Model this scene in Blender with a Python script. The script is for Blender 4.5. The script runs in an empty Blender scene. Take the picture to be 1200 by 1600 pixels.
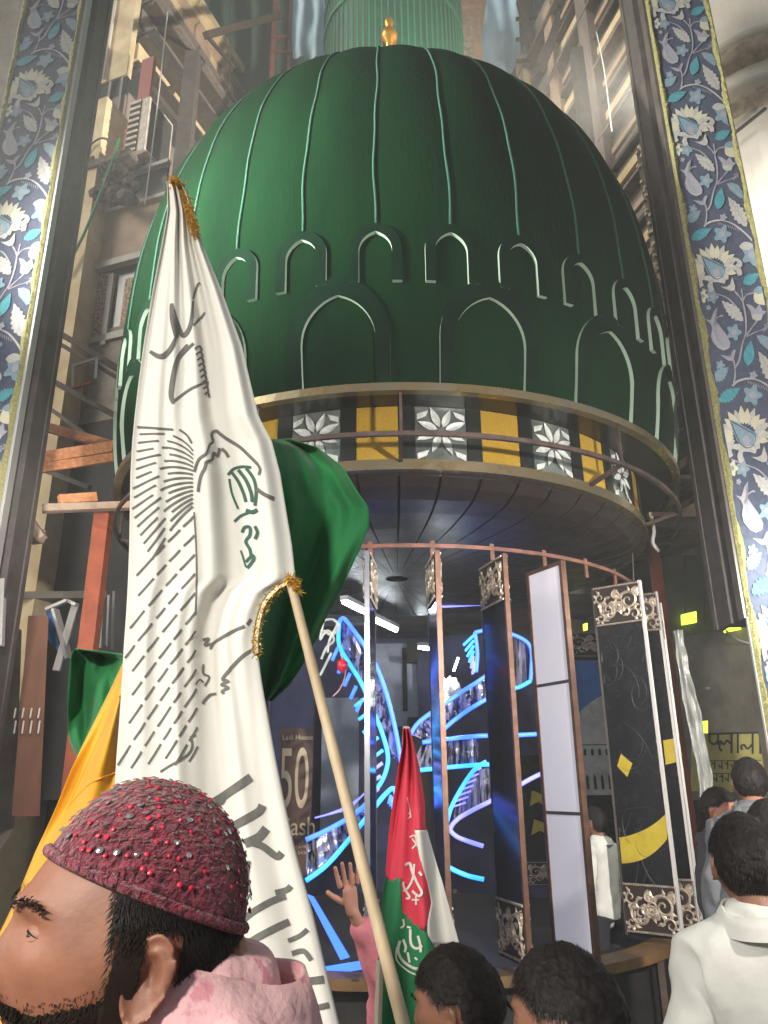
import bpy, bmesh, math, random
import numpy as np
from mathutils import Vector, Matrix, noise
R = math.radians; PI = math.pi
random.seed(7)
S = bpy.context.scene; COL = S.collection

# ---------------------------------------------------------------- camera, sky, sun, exposure
EYE = Vector((0, 0, 1.77)); FPX = 1200.0; PITCH = R(19.37)
cf = Vector((0, math.cos(PITCH), math.sin(PITCH))); cr = Vector((1, 0, 0)); cu = cr.cross(cf)
ROLL = math.atan(30/3413)
cr, cu = cr*math.cos(ROLL) - cu*math.sin(ROLL), cu*math.cos(ROLL) + cr*math.sin(ROLL)
cam_data = bpy.data.cameras.new('camera'); cam = bpy.data.objects.new('camera', cam_data); COL.objects.link(cam)
M = Matrix((cr, cu, -cf)).transposed().to_4x4(); M.translation = EYE; cam.matrix_world = M
cam_data.sensor_fit = 'VERTICAL'; cam_data.sensor_height = 32; cam_data.lens = 24.0
cam_data.clip_start = 0.05; cam_data.clip_end = 600
S.camera = cam
TOSUN = Vector((-.80, -.34, .49)).normalized()
SUN_EL = math.asin(TOSUN.z)
W = bpy.data.worlds.new('World'); S.world = W; W.use_nodes = True
wn = W.node_tree.nodes; wl = W.node_tree.links
sky = wn.new('ShaderNodeTexSky'); sky.sky_type = 'NISHITA'; sky.sun_disc = False
sky.sun_elevation = SUN_EL; sky.sun_rotation = math.atan2(TOSUN.x, TOSUN.y)
hsv = wn.new('ShaderNodeHueSaturation'); hsv.inputs['Saturation'].default_value = .35
wl.new(sky.outputs[0], hsv.inputs['Color']); wl.new(hsv.outputs[0], wn['Background'].inputs['Color'])
wn['Background'].inputs['Strength'].default_value = 0.07
sd = bpy.data.lights.new('sun', 'SUN'); sd.energy = 2.2; sd.angle = R(22); sd.color = (1, .93, .82)
sun = bpy.data.objects.new('sun', sd); COL.objects.link(sun)
sun.rotation_euler = TOSUN.to_track_quat('Z', 'Y').to_euler(); sun.location = (-6, -4, 12)
S.view_settings.view_transform = 'Standard'; S.view_settings.look = 'None'
S.view_settings.exposure = 0.18; S.view_settings.gamma = 1; S.view_settings.use_curve_mapping = False
S.render.engine = 'CYCLES'; S.cycles.use_denoising = True
S.cycles.max_bounces = 7; S.cycles.sample_clamp_indirect = 6

# ---------------------------------------------------------------- measuring helpers
def ray(px, py): return cf + cr*((px-600)/FPX) + cu*((800-py)/FPX)
def atY(px, py, Y):
    d = ray(px, py); return EYE + d*(Y/d.y)
def onplane(px, py, p0, n):
    d = ray(px, py); return EYE + d*((Vector(p0)-EYE).dot(n)/d.dot(n))
def onZ(px, py, z):
    d = ray(px, py); return EYE + d*((z-EYE.z)/d.z)

# ---------------------------------------------------------------- materials
def C(r, g, b):
    def f(v):
        v /= 255; return v/12.92 if v <= .04045 else ((v+.055)/1.055)**2.4
    return (f(r), f(g), f(b))
MATS = {}
def mat(name, col, rough=.6, metal=0., col2=None, scale=6., bump=0., bscale=40., stretch=(1,1,1), emit=None, es=0., sheen=0., sheen_col=None,
        trans=0., alpha=1., detail=6., spec=.5, contrast=(.35,.65), coat=0., rvar=0., sub=0.):
    m = bpy.data.materials.new(name); m.use_nodes = True; n = m.node_tree.nodes; l = m.node_tree.links
    b = n['Principled BSDF']; I = b.inputs
    I['Base Color'].default_value = (*col, 1); I['Roughness'].default_value = rough; I['Metallic'].default_value = metal
    I['Specular IOR Level'].default_value = spec
    geo = n.new('ShaderNodeNewGeometry'); mp = n.new('ShaderNodeMapping'); mp.inputs['Scale'].default_value = stretch
    l.new(geo.outputs['Position'], mp.inputs['Vector'])
    if col2 is not None or rvar:
        nz = n.new('ShaderNodeTexNoise'); nz.inputs['Scale'].default_value = scale; nz.inputs['Detail'].default_value = detail
        nz.inputs['Roughness'].default_value = .62
        l.new(mp.outputs[0], nz.inputs['Vector'])
        mr = n.new('ShaderNodeMapRange'); mr.inputs['From Min'].default_value = contrast[0]; mr.inputs['From Max'].default_value = contrast[1]
        l.new(nz.outputs['Fac'], mr.inputs['Value'])
        if col2 is not None:
            mx = n.new('ShaderNodeMix'); mx.data_type = 'RGBA'
            mx.inputs[6].default_value = (*col, 1); mx.inputs[7].default_value = (*col2, 1)
            l.new(mr.outputs[0], mx.inputs[0]); l.new(mx.outputs[2], I['Base Color'])
        if rvar:
            m2 = n.new('ShaderNodeMapRange'); m2.inputs['To Min'].default_value = max(.02, rough-rvar); m2.inputs['To Max'].default_value = min(1, rough+rvar)
            l.new(mr.outputs[0], m2.inputs['Value']); l.new(m2.outputs[0], I['Roughness'])
    if bump:
        nb = n.new('ShaderNodeTexNoise'); nb.inputs['Scale'].default_value = bscale; nb.inputs['Detail'].default_value = 5
        l.new(mp.outputs[0], nb.inputs['Vector'])
        bp = n.new('ShaderNodeBump'); bp.inputs['Strength'].default_value = min(1, bump); bp.inputs['Distance'].default_value = .02
        l.new(nb.outputs['Fac'], bp.inputs['Height']); l.new(bp.outputs[0], I['Normal'])
    if emit: I['Emission Color'].default_value = (*emit, 1); I['Emission Strength'].default_value = es
    if sheen:
        I['Sheen Weight'].default_value = sheen; I['Sheen Roughness'].default_value = .45
        I['Sheen Tint'].default_value = (*(sheen_col or (1, 1, 1)), 1)
    if coat: I['Coat Weight'].default_value = coat; I['Coat Roughness'].default_value = .08
    if trans: I['Transmission Weight'].default_value = trans
    if alpha < 1: I['Alpha'].default_value = alpha
    if sub: I['Subsurface Weight'].default_value = sub; I['Subsurface Radius'].default_value = (.012, .005, .003)
    MATS[name] = m; return m

mat('dome_cloth', (.0005,.0080,.0031), .75, col2=(.0022,.0200,.0056), scale=1.6, stretch=(1,1,.3), bump=.22, bscale=34, spec=.03, contrast=(.25,.75), detail=12)
mat('arch_green', (.0006,.0075,.0034), .8, col2=(.0014,.013,.006), scale=4, bump=.1, bscale=200, spec=.06)
mat('foam_edge', C(158,180,162), .8)
mat('rope', (.011,.065,.042), .95, col2=(.022,.105,.066), scale=60, bump=.8, bscale=120)
mat('trim_brass', C(150,130,92), .34, .75, col2=C(120,116,100), scale=3, bump=.08, bscale=30, rvar=.12)
mat('trim_iron', C(96,78,72), .5, .4, col2=C(66,54,52), scale=9, bump=.2, bscale=60)
mat('gold_glitter', C(232,192,76), .42, .3, col2=C(190,146,44), scale=180, bump=.8, bscale=420, detail=2)
mat('black_panel', (.006,.007,.007), .32, col2=(.012,.014,.013), scale=30)
mat('mirror', C(150,158,152), .16, .55, col2=C(96,104,100), rvar=.08, scale=5, bump=.05, bscale=8)
mat('petal_silver', C(205,208,205), .5, .1, col2=C(165,170,168), scale=14)
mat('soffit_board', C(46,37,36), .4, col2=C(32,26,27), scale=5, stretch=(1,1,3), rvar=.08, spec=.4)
mat('rust_ring', C(140,92,76), .5, .4, col2=C(96,70,62), scale=9, bump=.2, bscale=80)
mat('navy_acrylic', (.006,.008,.03), .12, col2=(.010,.014,.05), scale=2, spec=.5)
mat('black_acrylic', (.006,.0065,.009), .22, col2=(.012,.012,.016), scale=9, spec=.4)
mat('emboss', (.022,.023,.03), .35)
mat('fin_edge_brown', C(120,88,72), .4, .5, col2=C(92,66,56), scale=14)
mat('fin_edge_white', C(215,210,205), .35, .2)
mat('fin_edge_steel', C(190,190,200), .22, .9)
mat('silver_relief', C(214,200,182), .4, .35, col2=C(165,150,136), scale=22)
mat('relief_back', C(60,50,46), .5, .3)
mat('white_acrylic_glow', C(205,202,206), .5, col2=C(192,188,198), scale=1.4, stretch=(1,1,.5), emit=(.86,.85,1.), es=.26)  # white acrylic, no lamp; faint emission brightens it
mat('yellow_vinyl', C(196,176,52), .5, col2=C(176,152,44), scale=9)
mat('sky_print', C(40,100,160), .4, col2=C(56,124,184), scale=3)
mat('mosque_print', C(205,205,188), .5, col2=C(170,176,160), scale=8)
mat('plastic_wrap', C(190,192,186), .2, col2=C(130,134,128), scale=14, stretch=(1,1,.25), bump=1, bscale=26, spec=.8)
mat('banner_navy', C(54,60,80), .85, col2=C(68,74,94), scale=30, bump=.1, bscale=300)
mat('banner_white', C(172,170,164), .85, col2=C(146,146,146), scale=40)
mat('banner_cream', C(178,174,152), .85)
mat('banner_teal', C(52,120,134), .85, col2=C(74,140,150), scale=30)
mat('banner_slate', C(96,124,140), .85, col2=C(120,142,152), scale=40)
mat('banner_lilac', C(140,138,148), .85)
mat('lace_gold', C(172,168,112), .55, .1, col2=C(128,122,72), scale=60, bump=1, bscale=120, detail=3)
mat('steel_dark', C(84,78,76), .55, .1, col2=C(66,61,60), scale=5, bump=.1, bscale=40)
mat('steel_mid', C(98,90,86), .5, .3, col2=C(78,72,70), scale=5)
mat('alu', C(188,186,184), .4, .5)
mat('cream_wall', C(232,212,172), .9, col2=C(206,182,142), scale=2.2, bump=.25, bscale=18)
mat('beige_panel', C(196,170,146), .8, col2=C(172,146,124), scale=3, bump=.1, bscale=12)
mat('brown_shutter', C(142,128,120), .8, col2=C(116,102,98), scale=3, stretch=(3,3,.4))
mat('grey_wall', C(158,148,136), .9, col2=C(122,114,106), scale=2, bump=.3, bscale=14)
mat('cement', C(120,108,94), .95, col2=C(70,64,58), scale=9, bump=1, bscale=26)
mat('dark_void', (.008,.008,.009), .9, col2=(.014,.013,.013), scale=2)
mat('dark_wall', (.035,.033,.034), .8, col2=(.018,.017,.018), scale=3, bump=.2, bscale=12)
mat('glass_dark', (.02,.022,.024), .25, spec=.3)
mat('curtain', C(196,180,156), .9, col2=C(150,112,84), scale=26, contrast=(.45,.55))
mat('window_frame', C(176,170,160), .6)
mat('pipe_white', C(206,202,196), .5)
mat('ac_white', C(206,196,184), .55, col2=C(176,160,146), scale=9)
mat('red_sheet', C(170,96,84), .7)
mat('green_wire', C(36,140,84), .6)
mat('scaffold', C(84,70,60), .6, .2, col2=C(60,50,44), scale=8)
mat('scaffold_red', C(120,62,52), .6, .2, col2=C(84,46,40), scale=8)
mat('orange_wood', C(236,168,120), .75, col2=C(204,128,84), scale=3, stretch=(1,8,8), bump=.2, bscale=40)
mat('orange_paint', C(168,84,54), .6, col2=C(138,66,42), scale=4)
mat('pale_wood', C(190,166,146), .8, col2=C(150,126,108), scale=4, bump=.2, bscale=30)
mat('brown_board', C(120,78,56), .6, col2=C(92,58,42), scale=2, stretch=(2,2,.5))
mat('blue_tarp', C(160,196,214), .45, col2=C(182,212,224), scale=1.2, bump=.3, bscale=3)
mat('green_net', (.006,.05,.025), .9, col2=(.003,.022,.014), scale=.9, bump=.5, bscale=4)
mat('back_dome', (.006,.10,.05), .6, col2=(.004,.06,.034), scale=3)
mat('back_dome_trim', (.015,.17,.085), .6)
mat('minaret_cream', C(196,168,138), .85, col2=C(170,140,114), scale=4)
mat('gold', C(226,164,70), .28, .95)
mat('white_plaster', C(222,216,204), .9, col2=C(204,196,182), scale=1.6, bump=.15, bscale=10)
mat('plaster_band', C(196,182,160), .95, col2=C(150,134,114), scale=9, bump=.8, bscale=20)
mat('asphalt', (.05,.048,.046), .9, col2=(.035,.034,.033), scale=8, bump=.4, bscale=60)
mat('platform_wood', C(120,92,58), .55, col2=C(92,68,42), scale=4)
mat('platform_dark', (.03,.026,.026), .6, col2=(.018,.016,.018), scale=4)
mat('neon_blue', (.1,.3,.9), .4, emit=(.03,.105,1.0), es=3.0)
mat('neon_cyan', (.1,.6,.9), .4, emit=(.02,.22,1.0), es=2.6)
mat('neon_violet', (.3,.3,.9), .4, emit=(.17,.18,1.0), es=1.8)
mat('foil', C(178,176,186), .2, .45, col2=C(40,40,50), scale=16, stretch=(1.4,1.4,.14), bump=1, bscale=22, contrast=(.44,.56))
mat('tube_lamp', (.9,.9,.9), .4, emit=(.86,.95,1.0), es=60)
mat('lamp_housing', C(200,204,206), .4, .3)
mat('room_wall', C(196,204,222), .8, col2=C(150,160,184), scale=1.5)
mat('room_blue_wash', C(70,78,124), .7, col2=C(46,50,86), scale=2)  # blue wash of the neon put into the wall colour
mat('led_green', (0,.3,.1), .4, emit=(.1,1,.45), es=6)
mat('led_blue', (0,.1,.4), .4, emit=(.2,.3,1), es=6)
mat('lime_lamp', (.5,.6,.05), .4, emit=(.62,.85,.06), es=2.2)
mat('poster_brown', C(104,78,68), .6, col2=C(90,66,58), scale=3)
mat('poster_cream', C(214,196,160), .6)
mat('sign_olive', C(206,198,120), .6, col2=C(184,176,104), scale=2)
mat('sign_ink', C(58,58,48), .6)
mat('canopy_dark', C(84,88,84), .7, col2=C(66,70,66), scale=3)
mat('sheet_grey', C(176,190,178), .5, col2=C(140,154,146), scale=1.6)
mat('flag_white', C(216,214,207), .85, bump=.06, bscale=400, sheen=.1)
mat('flag_ink', C(92,92,90), .85, col2=C(110,110,106), scale=40)
mat('flag_ink_green', C(56,92,80), .85)
mat('flag_green', (.010,.17,.045), .8, col2=(.014,.22,.06), scale=3, bump=.06, bscale=400, sheen=.2)
mat('flag_yellow', C(240,182,36), .5, col2=C(226,160,28), scale=4, sheen=.2, spec=.6)
mat('flag_red', C(214,62,84), .8, col2=C(196,50,72), scale=4, bump=.06, bscale=300)
mat('flag_green2', C(28,116,72), .8, bump=.06, bscale=300)
mat('bamboo', C(196,178,148), .6, col2=C(168,148,118), scale=6, stretch=(3,3,.6))
mat('pole_white', C(206,196,176), .6)
mat('tinsel', C(240,204,104), .3, .45, col2=C(214,168,70), scale=60)
mat('skin', C(152,103,80), .52, col2=C(124,80,62), scale=15, bump=.04, bscale=220, sub=.12)
mat('skin_dark', C(140,98,78), .5, col2=C(124,86,68), scale=26, bump=.1, bscale=220, sub=.1)
mat('skin_pink', C(190,140,122), .5, col2=C(176,126,108), scale=30, bump=.08, bscale=220, sub=.12)
mat('hair', (.009,.0075,.008), .6, col2=(.016,.013,.012), scale=60, stretch=(1,1,.3), spec=.15)
mat('beard', (.020,.014,.011), .75, spec=.1)
mat('cap_maroon', C(146,44,66), .85, col2=C(98,28,48), scale=110, bump=1, bscale=150, detail=2, sheen=.3)
mat('sequin', C(226,220,216), .12, .9)
mat('sequin_red', C(232,48,74), .3, .1)
mat('thread', C(126,110,98), .7)
mat('shirt_white', C(206,206,200), .85, bump=.35, bscale=10)
mat('shirt_pink', C(224,178,180), .85, col2=C(206,140,150), scale=28, contrast=(.56,.62), bump=.5, bscale=22)
mat('shirt_rose', C(206,124,136), .85, bump=.5, bscale=18)
mat('shirt_grey', C(92,95,100), .85)
mat('shirt_dark', C(44,44,52), .85)
mat('trouser', C(40,42,50), .85)
mat('eye_white', C(150,128,112), .3)  # darkened, shade of the eye socket put into the colour
mat('eye_dark', (.01,.007,.005), .45)
mat('hair_strand', (.020,.016,.015), .5, spec=.3)
mat('rose_print', C(176,76,96), .85)

# ---------------------------------------------------------------- mesh helpers
def wloc(o):
    v = Vector((0, 0, 0))
    while o is not None: v += Vector(o.location); o = o.parent
    return v
class MB:
    def __init__(s): s.v = []; s.f = []; s.mi = []
    def add(s, vs, fs, mi=0):
        b = len(s.v); s.v += [tuple(p) for p in vs]; s.f += [tuple(i+b for i in f) for f in fs]; s.mi += [mi]*len(fs); return s
    def hexa(s, p, mi=0):      # 8 points: bottom loop 0-3, top loop 4-7
        return s.add(p, [(3,2,1,0),(4,5,6,7),(0,1,5,4),(1,2,6,5),(2,3,7,6),(3,0,4,7)], mi)
    def box(s, c, d, rz=0., mi=0, ax=None):
        c = Vector(c); x, y, z = (Vector((math.cos(rz), math.sin(rz), 0)), Vector((-math.sin(rz), math.cos(rz), 0)), Vector((0,0,1))) if ax is None else ax
        x = x*d[0]/2; y = y*d[1]/2; z = z*d[2]/2
        return s.hexa([c-x-y-z, c+x-y-z, c+x+y-z, c-x+y-z, c-x-y+z, c+x-y+z, c+x+y+z, c-x+y+z], mi)
    def bar(s, a, b, w, h=None, mi=0):
        a = Vector(a); b = Vector(b); t = (b-a); L = t.length; t.normalize()
        up = Vector((0,0,1)) if abs(t.z) < .95 else Vector((0,1,0))
        x = t.cross(up).normalized(); y = x.cross(t).normalized()
        return s.box((a+b)/2, (L, w, h or w), ax=(t, x, y), mi=mi)
    def tube(s, pts, r, n=8, closed=False, mi=0, cap=True):
        pts = [Vector(p) for p in pts]; m = len(pts); rr = r if isinstance(r, (list, tuple)) else [r]*m
        vs = []; prev = None
        for i, p in enumerate(pts):
            if closed: t = pts[(i+1) % m] - pts[i-1]
            else: t = pts[min(i+1, m-1)] - pts[max(i-1, 0)]
            t = t.normalized() if t.length > 1e-9 else Vector((0,0,1))
            if prev is None:
                up = Vector((0,0,1)) if abs(t.z) < .9 else Vector((0,1,0)); x = t.cross(up).normalized()
            else:
                x = prev - t*prev.dot(t); x = x.normalized() if x.length > 1e-6 else t.orthogonal().normalized()
            prev = x; y = t.cross(x)
            vs += [p + (x*math.cos(2*PI*k/n) + y*math.sin(2*PI*k/n))*rr[i] for k in range(n)]
        fs = []
        for i in range(m if closed else m-1):
            j = (i+1) % m
            fs += [(i*n+k, i*n+(k+1) % n, j*n+(k+1) % n, j*n+k) for k in range(n)]
        if cap and not closed: fs += [tuple(range(n))[::-1], tuple((m-1)*n+k for k in range(n))]
        return s.add(vs, fs, mi)
    def lathe(s, prof, c=(0,0,0), n=24, a0=0., a1=2*PI, mi=0):
        full = abs(a1-a0-2*PI) < 1e-6; k = n if full else n+1; vs = []
        for r, z in prof:
            vs += [(c[0]+r*math.sin(a0+(a1-a0)*i/n), c[1]-r*math.cos(a0+(a1-a0)*i/n), c[2]+z) for i in range(k)]
        fs = []
        for j in range(len(prof)-1):
            for i in range(n): fs.append((j*k+i, j*k+(i+1) % k, (j+1)*k+(i+1) % k, (j+1)*k+i))
        return s.add(vs, fs, mi)
    def grid(s, P, mi=0):      # P[row][col]
        nr = len(P); nc = len(P[0]); vs = [p for row in P for p in row]
        return s.add(vs, [(i*nc+j, i*nc+j+1, (i+1)*nc+j+1, (i+1)*nc+j) for i in range(nr-1) for j in range(nc-1)], mi)
    def plate(s, pts, n, t, mi=0):   # polygon extruded by t along n
        pts = [Vector(p) for p in pts]; n = Vector(n).normalized()*t; k = len(pts)
        vs = pts + [p+n for p in pts]
        return s.add(vs, [tuple(range(k))[::-1], tuple(range(k, 2*k))] + [(i, (i+1) % k, k+(i+1) % k, k+i) for i in range(k)], mi)
    def build(s, name, mats, parent=None, smooth=False, kind=None, local=False):
        off = Vector((0,0,0)) if (parent is None or local) else wloc(parent)
        me = bpy.data.meshes.new(name); me.from_pydata([Vector(p)-off for p in s.v], [], s.f)
        for mm in (mats if isinstance(mats, (list, tuple)) else [mats]): me.materials.append(MATS[mm])
        if any(s.mi): me.polygons.foreach_set('material_index', s.mi)
        bm = bmesh.new(); bm.from_mesh(me); bmesh.ops.recalc_face_normals(bm, faces=bm.faces); bm.to_mesh(me); bm.free()
        if smooth: me.polygons.foreach_set('use_smooth', [True]*len(me.polygons))
        me.update(); o = bpy.data.objects.new(name, me); COL.objects.link(o)
        if parent is not None: o.parent = parent
        if kind: o['kind'] = kind
        return o
def thing(name, label, cat, loc=(0,0,0), group=None, rz=0.):
    o = bpy.data.objects.new(name, None); COL.objects.link(o); o.location = loc; o.rotation_euler = (0, 0, rz)
    o.empty_display_size = .1; tag(o, label, cat, group); return o
def tag(o, label, cat, group=None):
    o['label'] = label; o['category'] = cat
    if group: o['group'] = group
    return o
def cp(o, parent=None, rz=None, loc=None):
    c = o.copy(); COL.objects.link(c)
    if parent is not None: c.parent = parent
    if rz is not None: c.rotation_euler = (0, 0, rz)
    if loc is not None: c.location = loc
    return c
def cp_tree(o, parent=None):
    c = cp(o, parent)
    for ch in list(o.children): cp_tree(ch, c)
    return c
def lerp(a, b, t): return a+(b-a)*t
def interp(x, xs, ys): return float(np.interp(x, xs, ys))
def smooth_line(pts, k=6):
    pts = [Vector(p) for p in pts]
    if len(pts) < 3: return pts
    out = []
    for i in range(len(pts)-1):
        p0 = pts[max(i-1,0)]; p1 = pts[i]; p2 = pts[i+1]; p3 = pts[min(i+2, len(pts)-1)]
        for j in range(k):
            t = j/k
            out.append(.5*((2*p1)+(p2-p0)*t+(2*p0-5*p1+4*p2-p3)*t*t+(3*p1-p0-3*p2+p3)*t**3))
    out.append(pts[-1]); return out

# ---------------------------------------------------------------- ground
AX = Vector((.13, 8.0, 0))
MB().grid([[(x, y, 0) for x in (-60, -8, 8, 60)] for y in (-40, 0, 12, 90)]).build('street_ground', 'asphalt', kind='structure')

# ---------------------------------------------------------------- street floodlights on poles (some read from edge glare and a reflection, others added unseen as fill)
def floodlight(loc, aim, power, col, label, size=.30, spread=120):
    loc = Vector(loc); aim = Vector(aim); t = thing('floodlight', label, 'floodlight', (loc.x, loc.y, 0), 'street floodlights')
    d = (aim-loc).normalized(); x = d.cross(Vector((0,0,1))).normalized(); y = x.cross(d)
    MB().tube([(loc.x, loc.y, 0), (loc.x, loc.y, loc.z-.2)], .045, 10).build('pole', 'steel_mid', t)
    MB().box(loc-d*.07, (size+.08, size+.02, .10), ax=(x, y, d)).build('housing', 'steel_dark', t)
    MB().bar((loc.x, loc.y, loc.z-.22), loc-d*.08, .03).build('bracket', 'steel_mid', t)
    MB().box(loc-d*.012, (size, size-.06, .01), ax=(x, y, d)).build('lens', 'flood_lens', t)
    L = bpy.data.lights.new('floodlight_lamp', 'AREA'); L.shape = 'RECTANGLE'; L.size = size; L.size_y = size-.06; L.energy = power; L.color = col; L.spread = R(spread)
    o = bpy.data.objects.new('floodlight_lamp', L); COL.objects.link(o); o.parent = t; o.location = loc+d*.01-Vector(t.location); o.rotation_euler = (-d).to_track_quat('Z', 'Y').to_euler()
mat('flood_lens', (.9,.9,.9), .3, emit=(1,.95,.86), es=6)
floodlight((-1.5, -2.0, 3.5), (-.2, 1.5, 1.7), 27, (1,.94,.84), 'white floodlight on a pole at the left side of the street', .34, 76)
floodlight((-5.6, 2.2, 5.4), (-1.0, 6.0, 6.9), 310, (1,.97,.88), 'white floodlight on a tall pole facing the left side of the dome', .34, 46)
floodlight((-2.5, 4.2, 3.45), (-2.35, 7.5, 4.3), 40, (1,.95,.86), 'floodlight close to the left gate column whose glare bleaches the banner', .22, 120)
floodlight((2.9, .2, 3.1), (1.1, 6.0, 2.9), 165, (1,.93,.85), 'added warm fill floodlight on a low pole facing the ring of panels', .28, 92)  # unseen lamp added to brighten the fins and gold frieze
floodlight((3.35, 6.75, 9.2), (-3.4, 12.5, 14.6), 480, (1,.92,.78), 'added warm fill floodlight hidden behind the right gate column facing the left building', .3, 90)  # unseen lamp added to brighten the left building's side faces
floodlight((5.2, 2.4, 4.6), (5.3, 7.0, 6.4), 240, (1,.95,.86), 'white floodlight on a pole at the right side of the street', .34, 52)
floodlight((3.35, 5.3, 3.3), (2.2, 8.4, 2.5), 34, (.96,1,.88), 'floodlight close to the right gate column facing the shop', .24, 150)
# ---------------------------------------------------------------- the green dome pavilion
tower = thing('dome_pavilion', 'huge round green cloth dome on a raised pavilion ringed by mirror and gold panels', 'dome pavilion', AX)
DP = [(2.90,4.56),(2.96,4.9),(3.00,5.4),(3.015,5.9),(3.005,6.4),(2.96,6.9),(2.87,7.4),(2.72,7.9),(2.52,8.35),(2.26,8.75),(1.95,9.1),(1.58,9.50),(1.12,9.80),(.6,9.99),(.16,10.06)]
DZ = [z for r, z in DP]; DR = [r for r, z in DP]
def domeR(z): return interp(z, DZ, DR)
NR = 32; dphi = 2*PI/NR; phi0 = R(-3.4)
def pol(r, a, z): return Vector((AX.x + r*math.sin(a), AX.y - r*math.cos(a), z))
prof = smooth_line([Vector((r, 0, z)) for r, z in DP], 3)
rows = []
for p in prof:
    z = p.z; amp = .016*min(1, max(.12, (z-5.6)/2.6))
    rows.append([pol(p.x*(1 + amp*math.sin(PI*j/12)*p.x/3 ) , dphi*(j/12), z) for j in range(13)])
g0 = MB().grid(rows).build('gore', 'dome_cloth', tower, smooth=True); g0.rotation_euler.z = phi0
for k in range(1, NR): cp(g0, tower, rz=phi0+k*dphi)
# cords, each with its own slight wander, hanging over the seams down to the small arches
for k in range(NR):
    a = phi0 + k*dphi; pts = []
    s0 = random.random()*9
    for i in range(46):
        t = i/45; z = lerp(5.93, 10.04, t**.9); r = interp(z, [p.z for p in prof], [p.x for p in prof])
        pts.append(pol(r+.011, a + (.010*math.sin(z*3.1+s0)+.005*math.sin(z*8+s0))/max(r,.5), z))
    MB().tube(pts, .011, 5).build('rope', 'rope', tower, smooth=True)
# raised cut-out arches
def arch_mb(half_o, half_i, z0, zs_o, zt_o, zs_i, zt_i, off=.05, pad=.012, thick=.026):
    def path(h, zs, zt):
        P = [(-h, z0), (-h, lerp(z0, zs, .5)), (-h, zs)]
        n = 9; Ht = zt-zs; rho = (h*h+Ht*Ht)/(2*h); a1 = math.asin(min(1, Ht/rho))
        if rho < Ht: a1 = PI/2
        for i in range(1, n):
            a = a1*i/n; P.append((-h+rho-rho*math.cos(a), zs+rho*math.sin(a)))
        P.append((0, zt)); return P + [(-x, z) for x, z in P[::-1][1:]]
    o = path(half_o, zs_o, zt_o); i = path(half_i, zs_i, zt_i); m = MB(); n = len(o)
    def w(p, d):
        r = domeR(p[1]); return pol(r+d, p[0]/3.0, p[1])
    fo = [w(p, pad+thick) for p in o]; fi = [w(p, pad+thick) for p in i]; bo = [w(p, -.03) for p in o]; bi = [w(p, -.03) for p in i]
    for k in range(n-1):
        m.add([fo[k], fo[k+1], fi[k+1], fi[k]], [(0,1,2,3)], 0)
        m.add([fo[k], fo[k+1], bo[k+1], bo[k]], [(0,1,2,3)], 1)
        m.add([fi[k], fi[k+1], bi[k+1], bi[k]], [(0,1,2,3)], 1)
    for k in (0, n-1): m.add([fo[k], fi[k], bi[k], bo[k]], [(0,1,2,3)], 1)
    return m
sa = arch_mb(.205, .128, 5.40, 5.70, 5.93, 5.68, 5.85).build('small_arch', ['arch_green', 'foam_edge'], tower); sa.rotation_euler.z = phi0
for k in range(1, NR): cp(sa, tower, rz=phi0+k*dphi)
la = arch_mb(.40, .29, 4.57, 4.95, 5.47, 4.92, 5.30).build('large_arch', ['arch_green', 'foam_edge'], tower); la.rotation_euler.z = phi0+dphi/2-dphi
for k in range(1, 16): cp(la, tower, rz=phi0-dphi/2+2*k*dphi)
# gold finial
fp = [(0,2.20),(.02,2.18),(.05,2.12),(.07,2.05),(.05,1.97),(.04,1.93),(.08,1.90),(.12,1.82),(.11,1.72),(.05,1.66),(.05,1.45),(.16,1.3),(.2,1.1),(.15,.9),(.07,.8),(.07,.5),(.26,.3),(.3,.1),(.34,-.05)]
fin_ = MB().lathe([(r, z) for r, z in fp], (AX.x, AX.y, 9.9), 20).build('finial', 'gold', tower, smooth=True)
# trims
def band_ring(r0, r1, z0, z1, n=96, a0=0., a1=2*PI): return MB().lathe([(r0,z0),(r1,z0),(r1,z1),(r0,z1),(r0,z0)], AX, n, a0, a1)
band_ring(2.88, 2.95, 4.50, 4.565).build('upper_trim', 'trim_brass', tower, smooth=False)
band_ring(2.55, 2.89, 4.575, 4.60).build('eave_underside', 'black_panel', tower)
band_ring(2.89, 2.92, 4.15, 4.185).build('middle_rail', 'trim_iron', tower)
band_ring(2.52, 2.585, 4.02, 4.105).build('lower_trim', 'trim_brass', tower)
sm = MB().bar(pol(2.59, 0, 4.09), pol(2.9, 0, 4.165), .03).bar(pol(2.905, 0, 4.18), pol(2.905, 0, 4.51), .022).build('rail_strut', 'trim_iron', tower)
for k in range(12):
    cp(sm, tower, rz=R(8+30*k)) if k else None
# frieze pieces
def curved(r, a0, a1, z0, z1, n=4, th=.012, r_top=None):
    rt = r_top or r
    f = [[pol(lerp(r, rt, (z-z0)/(z1-z0)), lerp(a0, a1, i/n), z) for i in range(n+1)] for z in (z0, z1)]
    b = [[pol(lerp(r, rt, (z-z0)/(z1-z0))-th, lerp(a0, a1, i/n), z) for i in range(n+1)] for z in (z0, z1)]
    m = MB(); m.grid(f); m.grid(b)
    m.add([f[0][0], f[1][0], b[1][0], b[0][0]], [(0,1,2,3)]); m.add([f[0][n], f[1][n], b[1][n], b[0][n]], [(0,1,2,3)])
    return m
u = 2*PI/16; rF = 2.54; zA, zB = 4.106, 4.574
core = MB().lathe([(2.50,4.0),(2.50,4.6)], AX, 64).build('frieze_core', 'black_panel', tower)
def deg(a): return R(a)
ga = R(-4.0)
gp = curved(rF, -deg(3.7), deg(3.7), zA, zB).build('gold_panel', 'gold_glitter', tower)
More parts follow.
